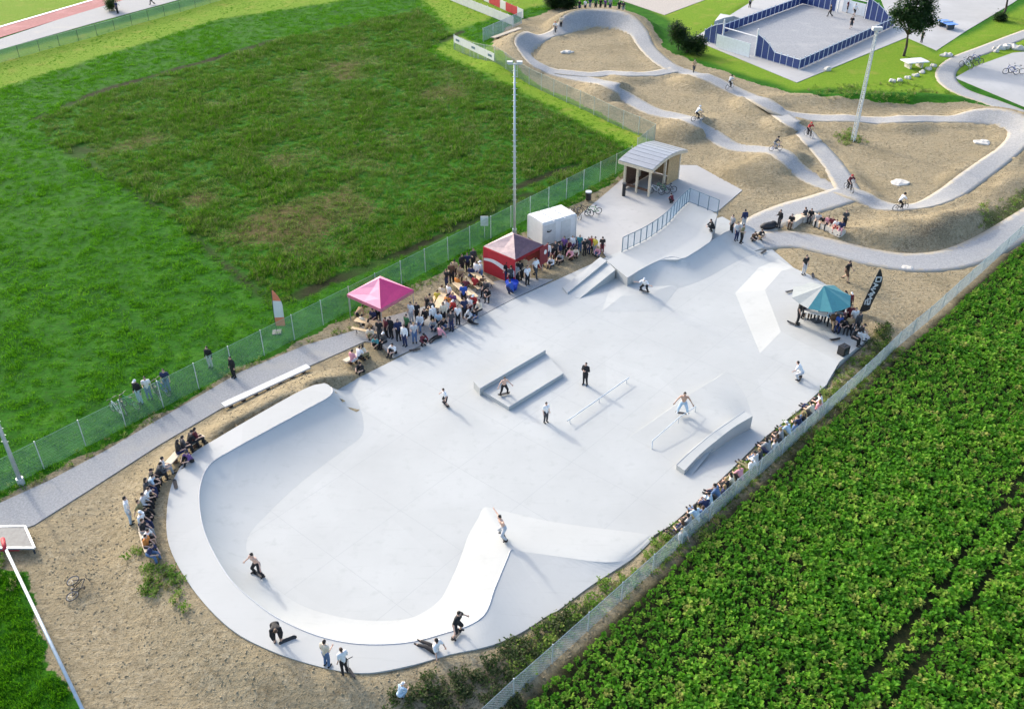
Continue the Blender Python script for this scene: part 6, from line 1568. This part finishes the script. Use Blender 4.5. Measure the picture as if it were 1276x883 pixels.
Pk = off_tracks(clear_of(Pk, PAD, PATH, PLAZA, COURT_APRON, [Vector(p) for p in outS] + list(reversed(copS)), [Vector((p[0], p[1], 0)) for p in bpw])); Pk[:, 2] = gzs(Pk)
scatter('soil_clods', Pk, nr.uniform(.3, .9, len(Pk)) ** 1.4, cl_, 'small clods and pebbles strewn over the bare brown soil', 'soil', .8)

# trees and bushes
def crown_mesh(name, cx, lobes, n_leaf, ls, m_, seed):
    r_ = random.Random(seed); m = MB()
    clumps = []
    for (x, y, z, rr) in lobes:
        for i in range(int(26 * rr * rr) + 8):
            d_ = V(r_.gauss(0, 1), r_.gauss(0, 1), r_.gauss(0, 1)).normalized() * rr * (r_.random() ** .33) * r_.uniform(.7, 1.08); clumps.append(V(x, y, z) + d_ * 1.0)
    for c in clumps:
        for i in range(n_leaf):
            p = c + V(r_.gauss(0, .26), r_.gauss(0, .26), r_.gauss(0, .2)); a = r_.uniform(0, 6.283); e = r_.uniform(-.5, 1.0)
            leaf(m, p, (math.cos(a) * math.cos(e), math.sin(a) * math.cos(e), math.sin(e)), ls * r_.uniform(.7, 1.3), ls * .6, .2)
    return m.mesh(name, [m_])
def tree(base, h_tr, lobes, label, seed, ls=.34, r0=.2):
    o_ = empty('tree', base, label, 'tree'); r_ = random.Random(seed)
    m = MB(); pts = [V(0, 0, -.2), V(.08, .03, h_tr * .5), V(-.05, .1, h_tr), V(.05, 0, h_tr * 1.5)]
    for i, (a, b_) in enumerate(zip(pts, pts[1:])): m.bar(a, b_, r0 * (1 - .22 * i), 8, r0 * (1 - .22 * (i + 1)))
    for (x, y, z, rr) in lobes: m.bar(pts[2], V(x, y, z) * .85 + V(0, 0, .15 * h_tr), r0 * .45, 6, r0 * .15)
    m.build('trunk', M['bark'], o_, smooth=True)
    link('crown', crown_mesh('crown', 0, lobes, 17, ls, M['tree'], seed), o_); return o_
tb = W(1126, 70)
tree(tb, 2.6, [(0, 0, 5.2, 1.9), (1.2, .5, 4.6, 1.5), (-1.3, -.3, 4.7, 1.5), (.3, -1.1, 4.5, 1.4), (1.7, .2, 6.0, 1.3), (-.6, .9, 6.6, 1.6), (.9, .3, 7.6, 1.5), (2.3, -.3, 4.3, .9), (-2.2, .3, 5.4, .9), (.4, .2, 8.8, 1.0)], 'dark green round tree on the lawn at the corner of the football court', 5)
tree(W(1250, 21), 2.6, [(0, 0, 4.8, 1.8), (1.5, 0, 4.2, 1.4), (-1.4, .4, 4.6, 1.4), (2.6, .4, 4.8, 1.4), (.6, .4, 6.4, 1.5), (3.4, -.6, 3.8, 1.0), (-2.3, -.2, 4.3, .8)], 'dark tree cut by the top right corner beside the paved square', 8)
def bush(px, py, rr, hh, label, seed, grp=None):
    p = G(px, py); o_ = empty('bush', p, label, 'bush', grp); r_ = random.Random(seed)
    lobes = [(r_.uniform(-.4, .4) * rr, r_.uniform(-.4, .4) * rr, hh * (.35 + .5 * r_.random()), rr * r_.uniform(.55, .8)) for _ in range(6)] + [(0, 0, hh * .5, rr * .9)]
    link('foliage', crown_mesh('foliage', 0, lobes, 15, .26, M['darkbush'], seed), o_)
    m = MB(); m.bar((0, 0, -.1), (0, 0, hh * .6), .08, 6, .03); m.build('stem', M['bark'], o_); return o_
bush(845, 62, 1.55, 3.1, 'tallest of three dark bushes beside the football court apron', 1); bush(856, 66, 1.1, 1.9, 'middle dark bush in front of the tallest bush by the court', 2); bush(869, 68, 1.15, 2.3, 'rightmost dark rounded bush at the left corner of the football court', 3)
bush(692, 10, 1.7, 1.8, 'dark bush left of the spectators behind the far berm', 4); bush(708, 11, 1.5, 1.5, 'dark bush right beside the far berm spectators', 6)
bush(140, 14, .9, 1.9, 'small brownish bush on the path beside the running track', 7)
bush(1246, 16 + 10, .9, .7, 'low dark bush at the foot of the corner tree', 9)
